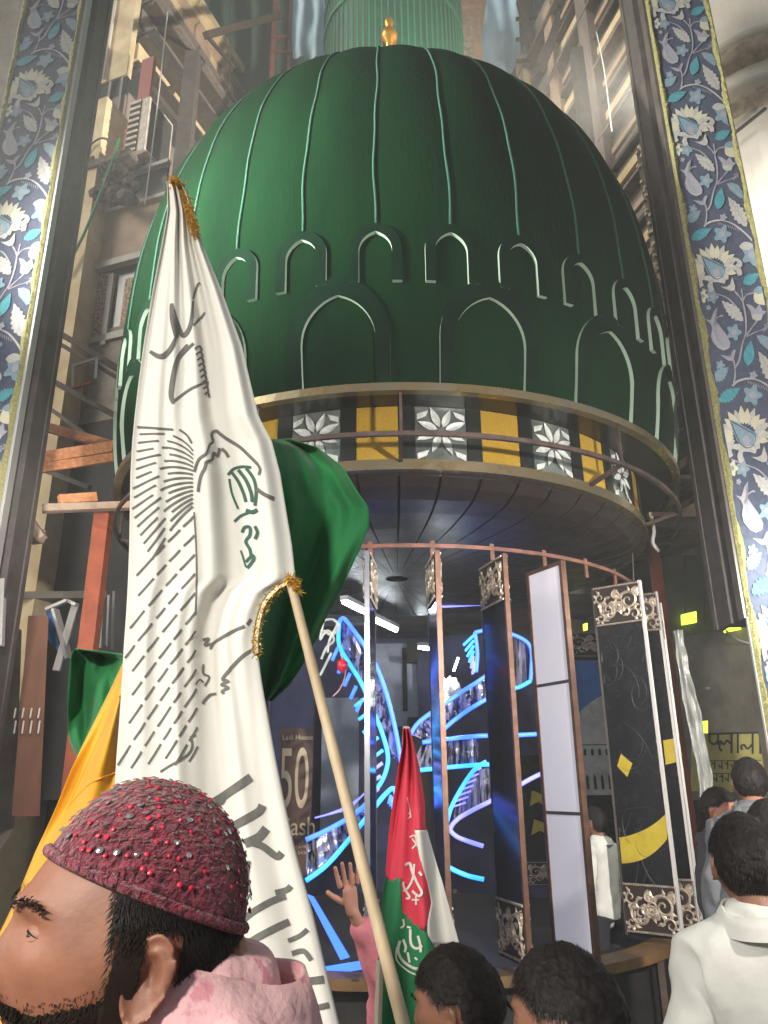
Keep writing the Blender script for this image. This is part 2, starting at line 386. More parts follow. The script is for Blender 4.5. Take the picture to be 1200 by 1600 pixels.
bp1 = curved(rF+.012, deg(3.8), deg(6.6), zA, zB, 2, .03).build('black_panel', 'black_panel', tower)
mp_ = curved(rF, deg(6.7), deg(15.9), zA, zB, 6).build('mirror_panel', 'mirror', tower)
fl = MB()
def fpt(s, z, d): return pol(rF+.006+d, deg(11.3)+s/2.54, z)
zc_ = 4.36
for i in range(8):
    t = R(22.5+45*i); L = .185 if i % 2 == 0 else .165; wd = .031
    for sgn in (1, -1):
        P = []
        for q in range(7):
            tt = q/6; rr = .035+L*tt; ww = wd*math.sin(PI*tt**.75)*sgn
            P.append((rr*math.cos(t)-ww*math.sin(t), rr*math.sin(t)+ww*math.cos(t), rr))
        vs = [fpt(max(-.195, min(.195, .035*math.cos(t)+L*math.cos(t)*q/6)), min(zB-.01, max(zA+.01, zc_+.035*math.sin(t)+L*math.sin(t)*q/6)), .004) for q in range(7)] + [fpt(max(-.195, min(.195, x)), min(zB-.01, max(zA+.01, zc_+z)), .012) for x, z, _ in P]
        fl.add(vs, [(q, q+1, 8+q, 7+q) for q in range(6)])
for sgn in (-1, 1):
    for zz in (zA+.06, zB-.07):
        fl.add([fpt(sgn*.19, zz, .008), fpt(sgn*.1, zz+.03, .008), fpt(sgn*.12, zz-.02, .008), fpt(sgn*.19, zz-.05, .008)], [(0,1,2,3)])
fo_ = fl.build('flower', 'petal_silver', mp_); 
bp2 = curved(rF+.012, deg(16.0), deg(18.7), zA, zB, 2, .03).build('black_panel', 'black_panel', tower)
for o in (gp, bp1, mp_, bp2): o.rotation_euler.z = ga
for k in range(1, 16):
    for o in (gp, bp1, bp2): cp(o, tower, rz=ga+k*u)
    c = cp(mp_, tower, rz=ga+k*u); cp(fo_, c)
# boarded bowl under the dome
bowl = [(2.53,4.03),(2.42,3.94),(2.28,3.885),(2.05,3.85),(1.7,3.83),(.9,3.82),(.12,3.82)]
NB = 48; rows = [[pol(r, R(360/NB)*(j/3)*.93, z - (.0 if 0 < j < 3 else -.0)) for j in range(4)] for r, z in bowl]
back = [[p + Vector((0,0,.03)) for p in row] for row in rows]
m = MB().grid(rows).grid(back)
for i in range(len(rows)-1):
    for j in (0, 3): m.add([rows[i][j], rows[i+1][j], back[i+1][j], back[i][j]], [(0,1,2,3)])
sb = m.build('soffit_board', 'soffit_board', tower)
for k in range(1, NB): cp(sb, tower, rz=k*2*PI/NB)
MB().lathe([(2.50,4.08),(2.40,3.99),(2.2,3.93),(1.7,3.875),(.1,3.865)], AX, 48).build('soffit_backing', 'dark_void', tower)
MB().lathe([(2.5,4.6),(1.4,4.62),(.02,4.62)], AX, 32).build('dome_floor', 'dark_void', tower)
# hanging ring with one clip per fin
band_ring(2.40, 2.43, 3.445, 3.475, 72, R(-108), R(108)).build('hanging_ring', 'rust_ring', tower)
cl = MB().box(pol(2.415, 0, 3.42), (.035, .012, .16)).build('hanger_clip', 'rust_ring', tower); cl.rotation_euler.z = R(5.6)
for k in range(-10, 10):
    if k: cp(cl, tower, rz=R(5.6+11.25*k))
for k in (1,4):  # thin rods that carry the ring
    a = R(20+60*k); MB().tube([pol(2.415, a, 3.47), pol(2.45, a, 3.96)], .008, 6).build('hanger_rod', 'steel_mid', tower)
# round plinth
plinth = MB().lathe([(2.30,.0),(2.30,.50),(2.22,.52),(.02,.52)], AX, 72).build('plinth', 'platform_dark', tower)
band_ring(2.28, 2.50, .535, .60, 72, R(-95), R(95)).build('plinth_rim', 'platform_wood', tower)
for k in range(16):
    a = R(22.5*k+6); MB().bar(pol(2.42, a, 0), pol(2.42, a, .534), .05).build('plinth_leg', 'scaffold', tower)

# ---------------------------------------------------------------- radial fins hung round the pavilion
FZ0, FZ1 = .66, 3.36
def fin_root(phi, label, group='tall radial panels hung round the pavilion'):
    return thing('display_panel', label, 'display panel', pol(2.415, R(phi), FZ0), group, R(phi))
def scroll_relief(x, side):
    """acanthus scrolls, metal on a dark band; local coords, y -.2...2"""
    m = MB(); H = .34
    def P(s, z, h=0): return Vector((x+side*(.004+h), s, z))
    def spiral(c0, r0, turns, a0, d, w):
        n = 26; L = []
        for i in range(n+1):
            t = i/n; a = a0 + d*turns*2*PI*t; r = r0*(1-t)**.8+.006
            L.append((c0[0]+r*math.cos(a), c0[1]+r*math.sin(a), w*(1-.55*t)))
        return L
    lines = []
    for sx, c0 in ((1, (-.10,.19)), (-1, (.08,.13))):
        lines += [spiral(c0, .075, 1.4, PI*.2, sx, .014), spiral((c0[0]+.1*sx, c0[1]-.05*sx), .055, 1.2, PI*1.2, -sx, .013)]
    lines += [spiral((-.14,.07), .045, 1.2, 0, 1, .010), spiral((.15,.24), .045, 1.2, PI, 1, .010), spiral((.0,.25), .04, 1.1, PI/2, -1, .010), spiral((.16,.07), .035, 1.1, 2, 1, .009), spiral((-.17,.26), .03, 1.1, 2, -1, .009)]
    for L in lines:
        vs = []; 
        for i, (a, b, w) in enumerate(L):
            a2, b2, _ = L[min(i+1, len(L)-1)]; a1, b1, _ = L[max(i-1, 0)]
            t = Vector((a2-a1, b2-b1)); t = t.normalized() if t.length else Vector((1,0)); nx, ny = -t.y, t.x
            for q, hh in ((-1, 0), (0, .014), (1, 0)):
                vs.append(P(max(-.205, min(.205, a+nx*w*q)), max(.02, min(H-.02, b+ny*w*q)), hh))
        m.add(vs, [(3*i+k, 3*i+k+1, 3*i+4+k, 3*i+3+k) for i in range(len(L)-1) for k in (0, 1)])
        # leaves off the outside of each scroll
        for i in range(0, 16, 3):
            a, b, w = L[i]; a2, b2, _ = L[i+1]; t = Vector((a2-a, b2-b)); t = t.normalized() if t.length else Vector((1, 0))
            n = Vector((t.y, -t.x)); base = Vector((a, b)); tip = base + n*.05 - t*.02; mid = base + n*.028
            q = [base - t*.012, mid - t*.016, tip, mid + t*.012, base + t*.012, mid]
            q = [P(max(-.205, min(.205, p.x)), max(.02, min(H-.02, p.y)), .012 if i2 == 5 else .002) for i2, p in enumerate(q)]
            m.add(q, [(0,1,5),(1,2,5),(2,3,5),(3,4,5),(4,0,5)])
    for zz in (.008, H-.008):
        for k in range(30):
            s = -.205 + .41*(k+.5)/30
            m.hexa([P(s-.0045, zz-.008), P(s+.0045, zz-.008), P(s+.0045, zz+.008), P(s-.0045, zz+.008), P(s-.003, zz-.006, .008), P(s+.003, zz-.006, .008), P(s+.003, zz+.006, .008), P(s-.003, zz+.006, .008)])
    return m
_rel = {}
def add_band(root, z, side):
    """ornate strip: backing plate + relief on one face"""
    x = side*.012
    if ('b', side) not in _rel:
        bk = MB().box((x+side*.002, 0, .17), (.008, .418, .34)).build('ornate_band', 'relief_back', root, local=True)
        rl = scroll_relief(x+side*.006, side).build('scroll_relief', 'silver_relief', bk, local=True)
        _rel[('b', side)] = (bk, rl)
        bk.location.z = z
    else:
        b0, r0 = _rel[('b', side)]; bk = cp(b0, root); bk.location.z = z; cp(r0, bk)
    return bk
_prot = {}
def dark_fin(phi, label, edge='fin_edge_brown', face='navy_acrylic', bands=True):
    t = fin_root(phi, label); key = (edge, face); H = FZ1-FZ0
    if key not in _prot:
        b = MB().box((0, .004, H/2), (.024, .40, H)).build('board', face, t, local=True)
        e = MB().box((0, -.2075, H/2), (.036, .022, H+.006)).build('outer_edge', edge, t, local=True)
        i = MB().box((0, .2145, H/2), (.030, .018, H+.004)).build('inner_edge', 'steel_mid', t, local=True)
        _prot[key] = (b, e, i)
    else:
        for o in _prot[key]: cp(o, t)
    if bands:
        for sd_ in (-1, 1):
            add_band(t, H-.345, sd_); add_band(t, .02, sd_)
    return t
dark_fin(-5.6, 'tall thin panel seen edge on with bright steel edge, behind the bamboo flag pole', 'fin_edge_steel')
p3 = dark_fin(5.6, 'tall thin panel seen edge on behind the tip of the red flag', 'fin_edge_brown')
p4 = dark_fin(16.85, 'navy blue panel with silver scroll bands, left of the white acrylic panel', 'fin_edge_brown')
for k, ph in enumerate((-28.1, -39.4, -50.6, -61.9, -73.1)):
    dark_fin(ph, ['dark panel with thin pale edge right beside the white flag, left of the brown poster',
'dark panel behind the white flag over the man in maroon cap',
                  'dark panel behind the left half of the white flag', 'dark panel at the left rim of the ring', 'dark panel farthest left on the ring'][k], 'fin_edge_steel', bands=k < 2)
# white acrylic fin with a faint glow put into its face
t = fin_root(28.1, 'white translucent acrylic panel in a thin brown frame with two cross bars'); H = FZ1-FZ0
MB().box((0, 0, H/2), (.030, .37, H-.06)).build('acrylic_sheet', 'white_acrylic_glow', t, local=True)
for y in (-.2, .2): MB().box((0, y, H/2), (.046, .03, H)).build('frame_upright', 'fin_edge_brown', t, local=True)
for z in (.015, H-.015): MB().box((0, 0, z), (.046, .37, .03)).build('frame_rail', 'fin_edge_brown', t, local=True)
for z in (H*.665, H*.33): MB().box((0, 0, z), (.042, .37, .022)).build('cross_bar', 'steel_dark', t, local=True)
# black fins with yellow vinyl
def face_pt(px, py, phi, d=.0165):
    a = R(phi); n = Vector((-math.cos(a), -math.sin(a), 0)); return onplane(px, py, pol(2.415, a, 0)+n*d, n)
def vinyl(t, phi, poly, name='yellow_stroke'):
    a = R(phi); rd = Vector((math.sin(a), -math.cos(a), 0)); n = Vector((-math.cos(a), -math.sin(a), 0)); P = []
    for x, y in poly:
        p = face_pt(x, y, phi); s = (p-pol(2.415, a, 0)).dot(rd); s = max(-.196, min(.196, s))
        p = pol(2.415, a, 0)+rd*s; p.z = face_pt(x, y, phi).z
        loc = Vector((-.0125, -s, p.z-FZ0)); P.append(loc)
    MB().plate(P, (-1,0,0), .003).build(name, 'yellow_vinyl', t, local=True)
p7 = dark_fin(50.6, 'wide black panel with yellow diamond and curved yellow stroke', 'fin_edge_white', 'black_acrylic')
vinyl(p7, 50.6, [(970,1178),(988,1193),(980,1214),(964,1197)], 'yellow_diamond')
vinyl(p7, 50.6, [(p.x,p.y) for p in smooth_line([(940,1309,0),(962,1309,0),(985,1305,0),(1015,1292,0),(1040,1272,0),(1056,1252,0)],4)+smooth_line([(1056,1290,0),(1035,1320,0),(1010,1340,0),(985,1348,0),(962,1349,0),(940,1346,0)],4)])
em = MB(); rr_ = random.Random(3)
for k in range(26):
    y0 = rr_.uniform(-.17,.17); z0 = rr_.uniform(.5,2.25); a0 = rr_.uniform(0, 6.3); cv = rr_.uniform(-16,16); q = []; y, z, a = y0, z0, a0
    for i in range(9):
        q.append(Vector((-.0125, max(-.19, min(.19, y)), z))); y += .035*math.cos(a); z += .05*math.sin(a); a += cv*.03
    em.tube(q, [.0045*(1-abs(i-4)/5)+.001 for i in range(9)], 4)
em.build('embossed_swirl', 'emboss', p7, local=True, kind='stuff')
p8 = dark_fin(61.9, 'black panel with a yellow band, just right of the one with the yellow diamond', 'fin_edge_white', 'black_acrylic')
vinyl(p8, 61.9, [(1036,1157),(1082,1153),(1084,1190),(1040,1195)])
p9 = dark_fin(73.1, 'black panel with small yellow patch, right end of the ring', 'fin_edge_white', 'black_acrylic')
vinyl(p9, 73.1, [(1058,1080),(1078,1075),(1080,1105),(1060,1108)])
# far-side fins seen through the ring
def far_panel(pxa, pxb, ytop, ybot, Y, label, build):
    A = atY(pxa, ytop, Y); B = atY(pxb, ytop, Y); z1 = A.z; z0 = atY(pxa, ybot, Y).z
    c = Vector(((A.x+B.x)/2, Y, z0)); t = thing('display_panel', label, 'display panel', c, 'tall radial panels hung round the pavilion')
    w = (B-A).length; build(t, c, w, z1-z0); return t
def sky_panel(t, c, w, h):
    MB().box((0,0,h/2), (w, .03, h)).build('board', 'black_acrylic', t, local=True)
    y = -.0165
    MB().plate([(-w*.44,y,h*.62),(w*.44,y,h*.62),(w*.44,y,h*.90),(-w*.44,y,h*.90)], (0,-1,0), .003).build('blue_sky_print', 'sky_print', t, local=True)
    dome = [(-w*.44, h*.62)] + [(-w*.44 + w*.88*i/8, h*(.70 + .10*(i/8)**.6)) for i in range(9)] + [(w*.44, h*.62)]
    MB().plate([(x, y-.004, z) for x, z in dome], (0,-1,0), .003).build('white_dome_print', 'mosque_print', t, local=True)
    MB().plate([(-w*.44,y,h*.46),(w*.44,y,h*.46),(w*.44,y,h*.617),(-w*.44,y,h*.617)], (0,-1,0), .003).build('white_wall_print', 'mosque_print', t, local=True)
    for k in range(5):
        for zz, hh in ((h*.595, h*.02), (h*.50, h*.045)):
            x = -w*.32+w*.16*k; MB().plate([(x-w*.03,y-.004,zz-hh/2),(x+w*.03,y-.004,zz-hh/2),(x+w*.03,y-.004,zz+hh*.3),(x,y-.004,zz+hh*.6),(x-w*.03,y-.004,zz+hh*.3)], (0,-1,0), .002).build('window_print', 'black_panel', t, local=True)
    bk = MB().box((0, y, h*.955), (w*.98, .012, h*.085)).build('ornate_band', 'relief_back', t, local=True)
    rl = scroll_relief(0, -1); s = w/.418
    rl.v = [(vy*s, y-.006+vx*s, h*.913+vz*h*.085/.34) for vx, vy, vz in rl.v]; rl.build('scroll_relief', 'silver_relief', bk, local=True)
far_panel(884, 952, 988, 1490, 8.6, 'far panel printed with blue sky above a white dome, beside the white acrylic panel', sky_panel)
def yellow_panel(t, c, w, h):
    MB().box((0,0,h/2), (w, .03, h)).build('board', 'black_acrylic', t, local=True); y = -.0165
    for zz in (.60, .38):
        MB().plate([(-w*.3,y,h*zz),(-w*.05,y,h*(zz+.03)),(w*.3,y,h*(zz-.01)),(w*.45,y,h*(zz+.10)),(w*.1,y,h*(zz+.09)),(-w*.2,y,h*(zz+.12))], (0,-1,0), .003).build('yellow_stroke', 'yellow_vinyl', t, local=True)
    bk = MB().box((0, y, h*.09), (w*.98, .012, h*.17)).build('ornate_band', 'relief_back', t, local=True)
    rl = scroll_relief(0, -1); s = w/.418
    rl.v = [(vy*s, y-.006+vx*s, h*.01+vz*h*.17/.34) for vx, vy, vz in rl.v]; rl.build('scroll_relief', 'silver_relief', bk, local=True)
far_panel(812, 862, 1180, 1385, 9.4, 'far black panel with yellow strokes glimpsed left of the white acrylic panel', yellow_panel)
# crumpled plastic hanging off the right end of the ring
P = []
for j in range(30):
    t_ = j/29; yy = lerp(985, 1275, t_); xl = interp(yy, [985,1100,1200,1275], [1052,1068,1090,1096]); xr = interp(yy, [985,1050,1100,1200,1275], [1066,1078,1092,1112,1116]); row = []
    for i in range(9):
        p = atY(lerp(xl, xr, i/8), yy, 7.05); p.y += .05*noise.noise(Vector((i*.9, j*.35, 2)))+.05*math.sin(i*1.7); row.append(p)
    P.append(row)
tag(MB().grid(P).build('plastic_wrapping', 'plastic_wrap', smooth=True), 'crumpled clear plastic wrapping hanging beside the right end of the ring of panels', 'plastic wrap')
# ---------------------------------------------------------------- neon shapes inside the ring
def neon(parent, pts, Y, m='neon_blue', r=.0195, k=5):
    L = smooth_line([atY(x, y, Y if not isinstance(Y, tuple) else lerp(Y[0], Y[1], i/max(1, len(pts)-1))) for i, (x, y) in enumerate(pts)], k)
    return MB().tube(L, r, 8).build('neon_tube', m, parent, smooth=True)
def foil_sheet(parent, up, lo, Y, n=14):
    def rs(L):
        L = smooth_line([Vector((x, y, 0)) for x, y in L], 5); d = [0]
        for i in range(1, len(L)): d.append(d[-1]+(L[i]-L[i-1]).length)
        return [(interp(d[-1]*i/n, d, [p.x for p in L]), interp(d[-1]*i/n, d, [p.y for p in L])) for i in range(n+1)]
    A = rs(up); B = rs(lo); rows = []
    for j in range(7):
        row = []
        for i in range(n+1):
            p = atY(lerp(A[i][0], B[i][0], j/6), lerp(A[i][1], B[i][1], j/6), Y+.05)
            p.y += .03*math.sin(i*2.1)+.02*noise.noise(Vector((i*.8, j*.9, Y))); row.append(p)
        rows.append(row)
    return MB().grid(rows).build('tinsel_sheet', 'foil', parent)
n1 = thing('neon_sign', 'tall leaf shaped blue neon outline with short bars, left of the red flag tip', 'neon sign', atY(600, 1430, 7.2), 'neon shapes inside the ring')
o1 = [(530,972),(537,966),(552,984),(573,1014),(592,1050),(606,1092),(618,1140),(627,1192)]
i1 = [(530,972),(530,1008),(548,1040),(566,1070),(582,1108),(597,1145),(606,1180),(603,1205),(592,1228),(574,1250)]
neon(n1, o1, 7.2); neon(n1, i1, 7.2, 'neon_cyan')
foil_sheet(n1, o1, i1[:7], 7.2)
for k in range(5):
    x, y = 528+k*9.5, 1012+k*20; neon(n1, [(x,y),(x-9,y+20)], 7.15, 'neon_blue', .016)
for k in range(8):
    t = k/7; x = interp(t, [0,.6,1], [569,600,592]); y = lerp(1092, 1232, t)
    neon(n1, [(x,y),(x-15-6*t,y+12+4*t)], 7.15, 'neon_cyan' if k < 5 else 'neon_violet', .015)
n2 = thing('neon_sign', 'blue neon wing low on the left behind the raised hand', 'neon sign', atY(540, 1430, 6.9), 'neon shapes inside the ring')
a2 = [(478,1312),(505,1300),(540,1281),(566,1262),(577,1250)]; b2 = [(478,1376),(510,1352),(545,1312),(580,1268),(603,1240),(615,1232),(620,1246)]
neon(n2, a2, 6.9); neon(n2, b2, 6.9, 'neon_cyan'); foil_sheet(n2, a2, b2[:5], 6.9)
for k in range(5): neon(n2, [(492+k*13,1278-k*3),(545+k*6,1264-k*6)], 6.95, 'neon_violet', .007, 2)
for k in range(3): neon(n2, [(611+k*3, 1242+k*3),(607+k*3, 1256+k*4)], 6.88, 'neon_blue', .012, 2)
n3 = thing('neon_sign', 'blue neon petals with silver tinsel between the two middle panels', 'neon sign', atY(720, 1430, 7.6), 'neon shapes inside the ring')
R1 = [(641,1148),(655,1128),(690,1103),(720,1082),(748,1064),(775,1045)]; R1b = [(676,1160),(695,1138),(722,1116),(750,1098),(775,1085)]
neon(n3, R1, 7.6); neon(n3, R1b, 7.6); foil_sheet(n3, R1, R1b, 7.6)
R2 = [(640,1205),(690,1200),(748,1195),(790,1195)]; R2a = [(660,1160),(690,1156),(747,1150),(800,1149),(838,1147)]
neon(n3, R2, 7.6, 'neon_cyan'); neon(n3, R2a, 7.6); foil_sheet(n3, R2a[:3], R2[:3], 7.6)
neon(n3, [(760,1190),(742,1202),(722,1230),(705,1262),(697,1290),(694,1302)], 7.55, 'neon_cyan')
neon(n3, [(860,1203),(835,1214),(806,1230),(770,1250),(740,1265),(715,1280),(704,1295),(712,1306),(730,1314),(755,1322)], 7.55, 'neon_violet')
neon(n3, [(686,1344),(705,1357),(730,1368),(756,1374)], 7.5, 'neon_cyan')
for k in range(7): neon(n3, [(704+k*5, 1262-k*9),(728+k*4, 1254-k*9)], 7.62, 'neon_violet', .008, 2)
foil_sheet(n3, [(712,1240),(745,1205),(790,1196)], [(708,1285),(740,1262),(790,1240)], 7.62)
n4 = thing('neon_sign', 'rounded blue neon arch with bars behind the navy panel', 'neon sign', atY(790, 1430, 8.0), 'neon shapes inside the ring')
neon(n4, [(742,988),(765,984),(790,988),(812,996),(826,1006),(831,1022),(830,1050),(829,1064)], 8.0); neon(n4, [(829,1064),(810,1074),(780,1080)], 8.0, 'neon_cyan')
foil_sheet(n4, [(780,990),(805,996),(828,1010)], [(780,1078),(805,1074),(829,1062)], 8.0)
neon(n4, [(742,988),(746,1020),(744,1050)], 8.0)
for k in range(6): neon(n4, [(740,993+k*8),(724+k*3,1008+k*9)], 7.98, 'neon_cyan' if k < 4 else 'neon_violet', .014, 2)
n5 = thing('light_bar', 'wide blue glowing bars lying low behind the raised hand', 'light bar', atY(530, 1500, 6.05))
def slab(pts, Y, m): MB().plate([atY(x, y, Y) for x, y in pts], (0, 1, 0), .03).build('glow_bar', m, n5)
slab([(480,1398),(490,1402),(546,1496),(532,1500)], 6.1, 'neon_blue'); slab([(505,1512),(580,1500),(580,1512),(505,1526)], 5.95, 'neon_blue')
slab([(585,1520),(605,1530),(604,1540),(585,1532)], 5.9, 'neon_cyan')
sb_ = tag(MB().tube([atY(676, 948, 9.4), atY(760, 943, 9.4)], .022, 8).build('light_bar', 'neon_violet'), 'thin straight blue light strip under the pavilion ceiling', 'light strip')
fl_ = thing('fairy_lights', 'string of tiny green and blue lights under the pavilion ceiling', 'string lights', atY(760, 930, 9.2))
FL = [(701,925),(724,923),(738,924),(801,920),(822,924),(839,930),(842,946),(843,958),(844,970),(702,938),(726,936),(799,938),(722,931)]
MB().tube([atY(x, y-2, 9.22) for x, y in FL[:9]], .004, 4).build('cable', 'steel_dark', fl_)
for k, (x, y) in enumerate(FL): MB().lathe([(0,-.012),(.010,-.006),(.010,.006),(0,.012)], atY(x, y, 9.2), 6).build('bulb', 'led_blue' if k in (2,3,11) else 'led_green', fl_)
# fluorescent lamps
def tube_light(a, b, label):
    c = (Vector(a)+Vector(b))/2; t = thing('tube_light', label, 'tube light', c, 'fluorescent tubes inside')
    MB().tube([a, b], .022, 8).build('tube', 'tube_lamp', t)
    d = Vector((0,0,.05)); MB().bar(Vector(a)+d, Vector(b)+d, .09, .05).build('housing', 'lamp_housing', t)
def atZ(px, py, z): return onZ(px, py, z)
tube_light(atZ(537,941,3.62), atZ(568,956,3.62), 'lit white tube light nearer the green flag')
tube_light(atZ(578,966,3.62), atZ(619,985,3.62), 'lit white tube light right of the steel edged panel')
tube_light(atZ(655,1012,3.62), atZ(672,1014,3.62), 'short white tube light far back near the shop wall')
for k in range(6):   # white slatted grille by the tubes
    pass
# room behind the ring
room = thing('back_shop', 'dim shop interior with pale walls behind the pavilion', 'shop', (0, 12.5, 0))
def wallp(name, x0, x1, y0, y1, Y, m, th=.12, par=room):
    A = atY(x0, y1, Y); B = atY(x1, y1, Y); D = atY(x1, y0, Y); E_ = atY(x0, y0, Y)
    return MB().box(((A.x+B.x)/2, Y+th/2, (A.z+D.z)/2), (abs(B.x-A.x), th, abs(D.z-A.z))).build(name, m, par)
wallp('rear_wall', 300, 1150, 860, 1560, 13.6, 'room_blue_wash', .2)
wallp('pale_wall', 575, 662, 1005, 1135, 13.2, 'room_wall')
wallp('pale_wall', 500, 560, 1090, 1300, 13.0, 'room_wall')
wallp('door_frame', 630, 637, 1012, 1110, 13.1, 'dark_void')
wallp('dark_door', 640, 676, 1120, 1300, 13.0, 'dark_wall')
wallp('cupboard', 636, 660, 1000, 1034, 12.9, 'dark_wall')
wallp('cupboard', 655, 690, 1030, 1150, 12.8, 'room_blue_wash')
MB().box((0, 12.2, 4.28), (12, 3.4, .1)).build('ceiling', 'grey_wall', room)
for k in range(5): MB().box((-1.2, 10.9+.35*k, 4.19), (2.4, .1, .06)).build('ceiling_slat', 'lamp_housing', room)
for sx in (-4.2, 4.6): MB().box((sx, 12.4, 2.1), (.15, 3, 4.3)).build('side_wall', 'dark_wall', room)
# mirror ball cluster and ornaments
orn = thing('ornament', 'shiny silver ornament with glowing slivers for reflections under the neon petals', 'ornament', atY(700, 1075, 8.3))
for (x, y, x2, y2) in ((692,1060,697,1080),(709,1048,716,1028),(698,1083,693,1100),(706,1085,712,1108),(711,1060,708,1082),(690,1090,695,1115)):
    MB().bar(atY(x,y,8.3), atY(x2,y2,8.3), .03, .02).build('sliver', 'tube_lamp' if y < 1086 else 'petal_silver', orn)  # upper slivers glow by material, standing in for bright reflections
MB().lathe([(0,-.22),(.10,-.12),(.13,0),(.1,.12),(0,.2)], atY(704,1085,8.4), 12).build('body', 'petal_silver', orn, smooth=True)
orn2 = thing('ornament', 'silver wire scroll ornament hung behind the bamboo flag pole', 'ornament', atY(512, 1010, 6.9))
for pts in ([(502,970),(520,968),(530,980),(518,992),(505,985)], [(500,1000),(512,985),(522,1000),(510,1012),(502,1030)], [(518,1020),(508,1040),(500,1056)], [(528,975),(515,1000),(512,1020)], [(505,972),(500,1000)]):
    MB().tube(smooth_line([atY(x,y,6.9) for x,y in pts], 4), .012, 6).build('scroll_wire', 'petal_silver', orn2)
MB().lathe([(0,-.07),(.05,-.03),(.05,.03),(0,.07)], atY(535,1040,6.95), 10).build('red_bead', 'sequin_red', orn2, smooth=True)
MB().tube(smooth_line([atY(x,y,6.93) for x,y in ((532,1022),(540,1050),(532,1075),(520,1088))], 4), .006, 5).build('cord', 'shirt_pink', orn2)
# brown poster with numerals
pt = thing('poster', 'brown advertising poster with big cream numerals beside the white flag', 'poster', atY(465, 1400, 8.9))
def pp(x, y, d=0): return atY(x, y, 8.9-d)
def pl(name, poly, m, par, d=.006): return MB().plate([pp(x, y, d) for x, y in poly], (0, -1, 0), .006).build(name, m, par)
pl('sheet', [(437,1138),(490,1138),(484,1368),(440,1368)], 'poster_brown', pt, 0)
def text(s, x, y, Y, size, m, par, ext=.003, flat=False):
    cu_ = bpy.data.curves.new('lettering', 'FONT'); cu_.body = s; cu_.size = size; cu_.extrude = ext; cu_.align_x = 'LEFT'
    o = bpy.data.objects.new('lettering', cu_); dg = bpy.context.evaluated_depsgraph_get(); COL.objects.link(o)
    bpy.context.view_layer.update(); me = bpy.data.meshes.new_from_object(o.evaluated_get(bpy.context.evaluated_depsgraph_get()))
    bpy.data.objects.remove(o); me.materials.clear(); me.materials.append(MATS[m])
    o = bpy.data.objects.new('lettering', me); COL.objects.link(o); o.parent = par
    p = atY(x, y, Y); o.location = p - wloc(par); o.rotation_euler = (R(90), 0, 0); return o
_t = text('50', 433, 1262, 8.88, .78, 'poster_cream', pt); _t.scale = (.44, 1.15, 1)
_t = text('Cash', 432, 1305, 8.88, .26, 'poster_cream', pt); _t.scale = (.8, 1, 1)
_t = text('Ladi House', 441, 1156, 8.88, .075, 'poster_cream', pt)
_t = text('SALE IS HERE', 452, 1325, 8.88, .04, 'poster_cream', pt); _t = text('TO SHOP', 455, 1335, 8.88, .04, 'poster_cream', pt)

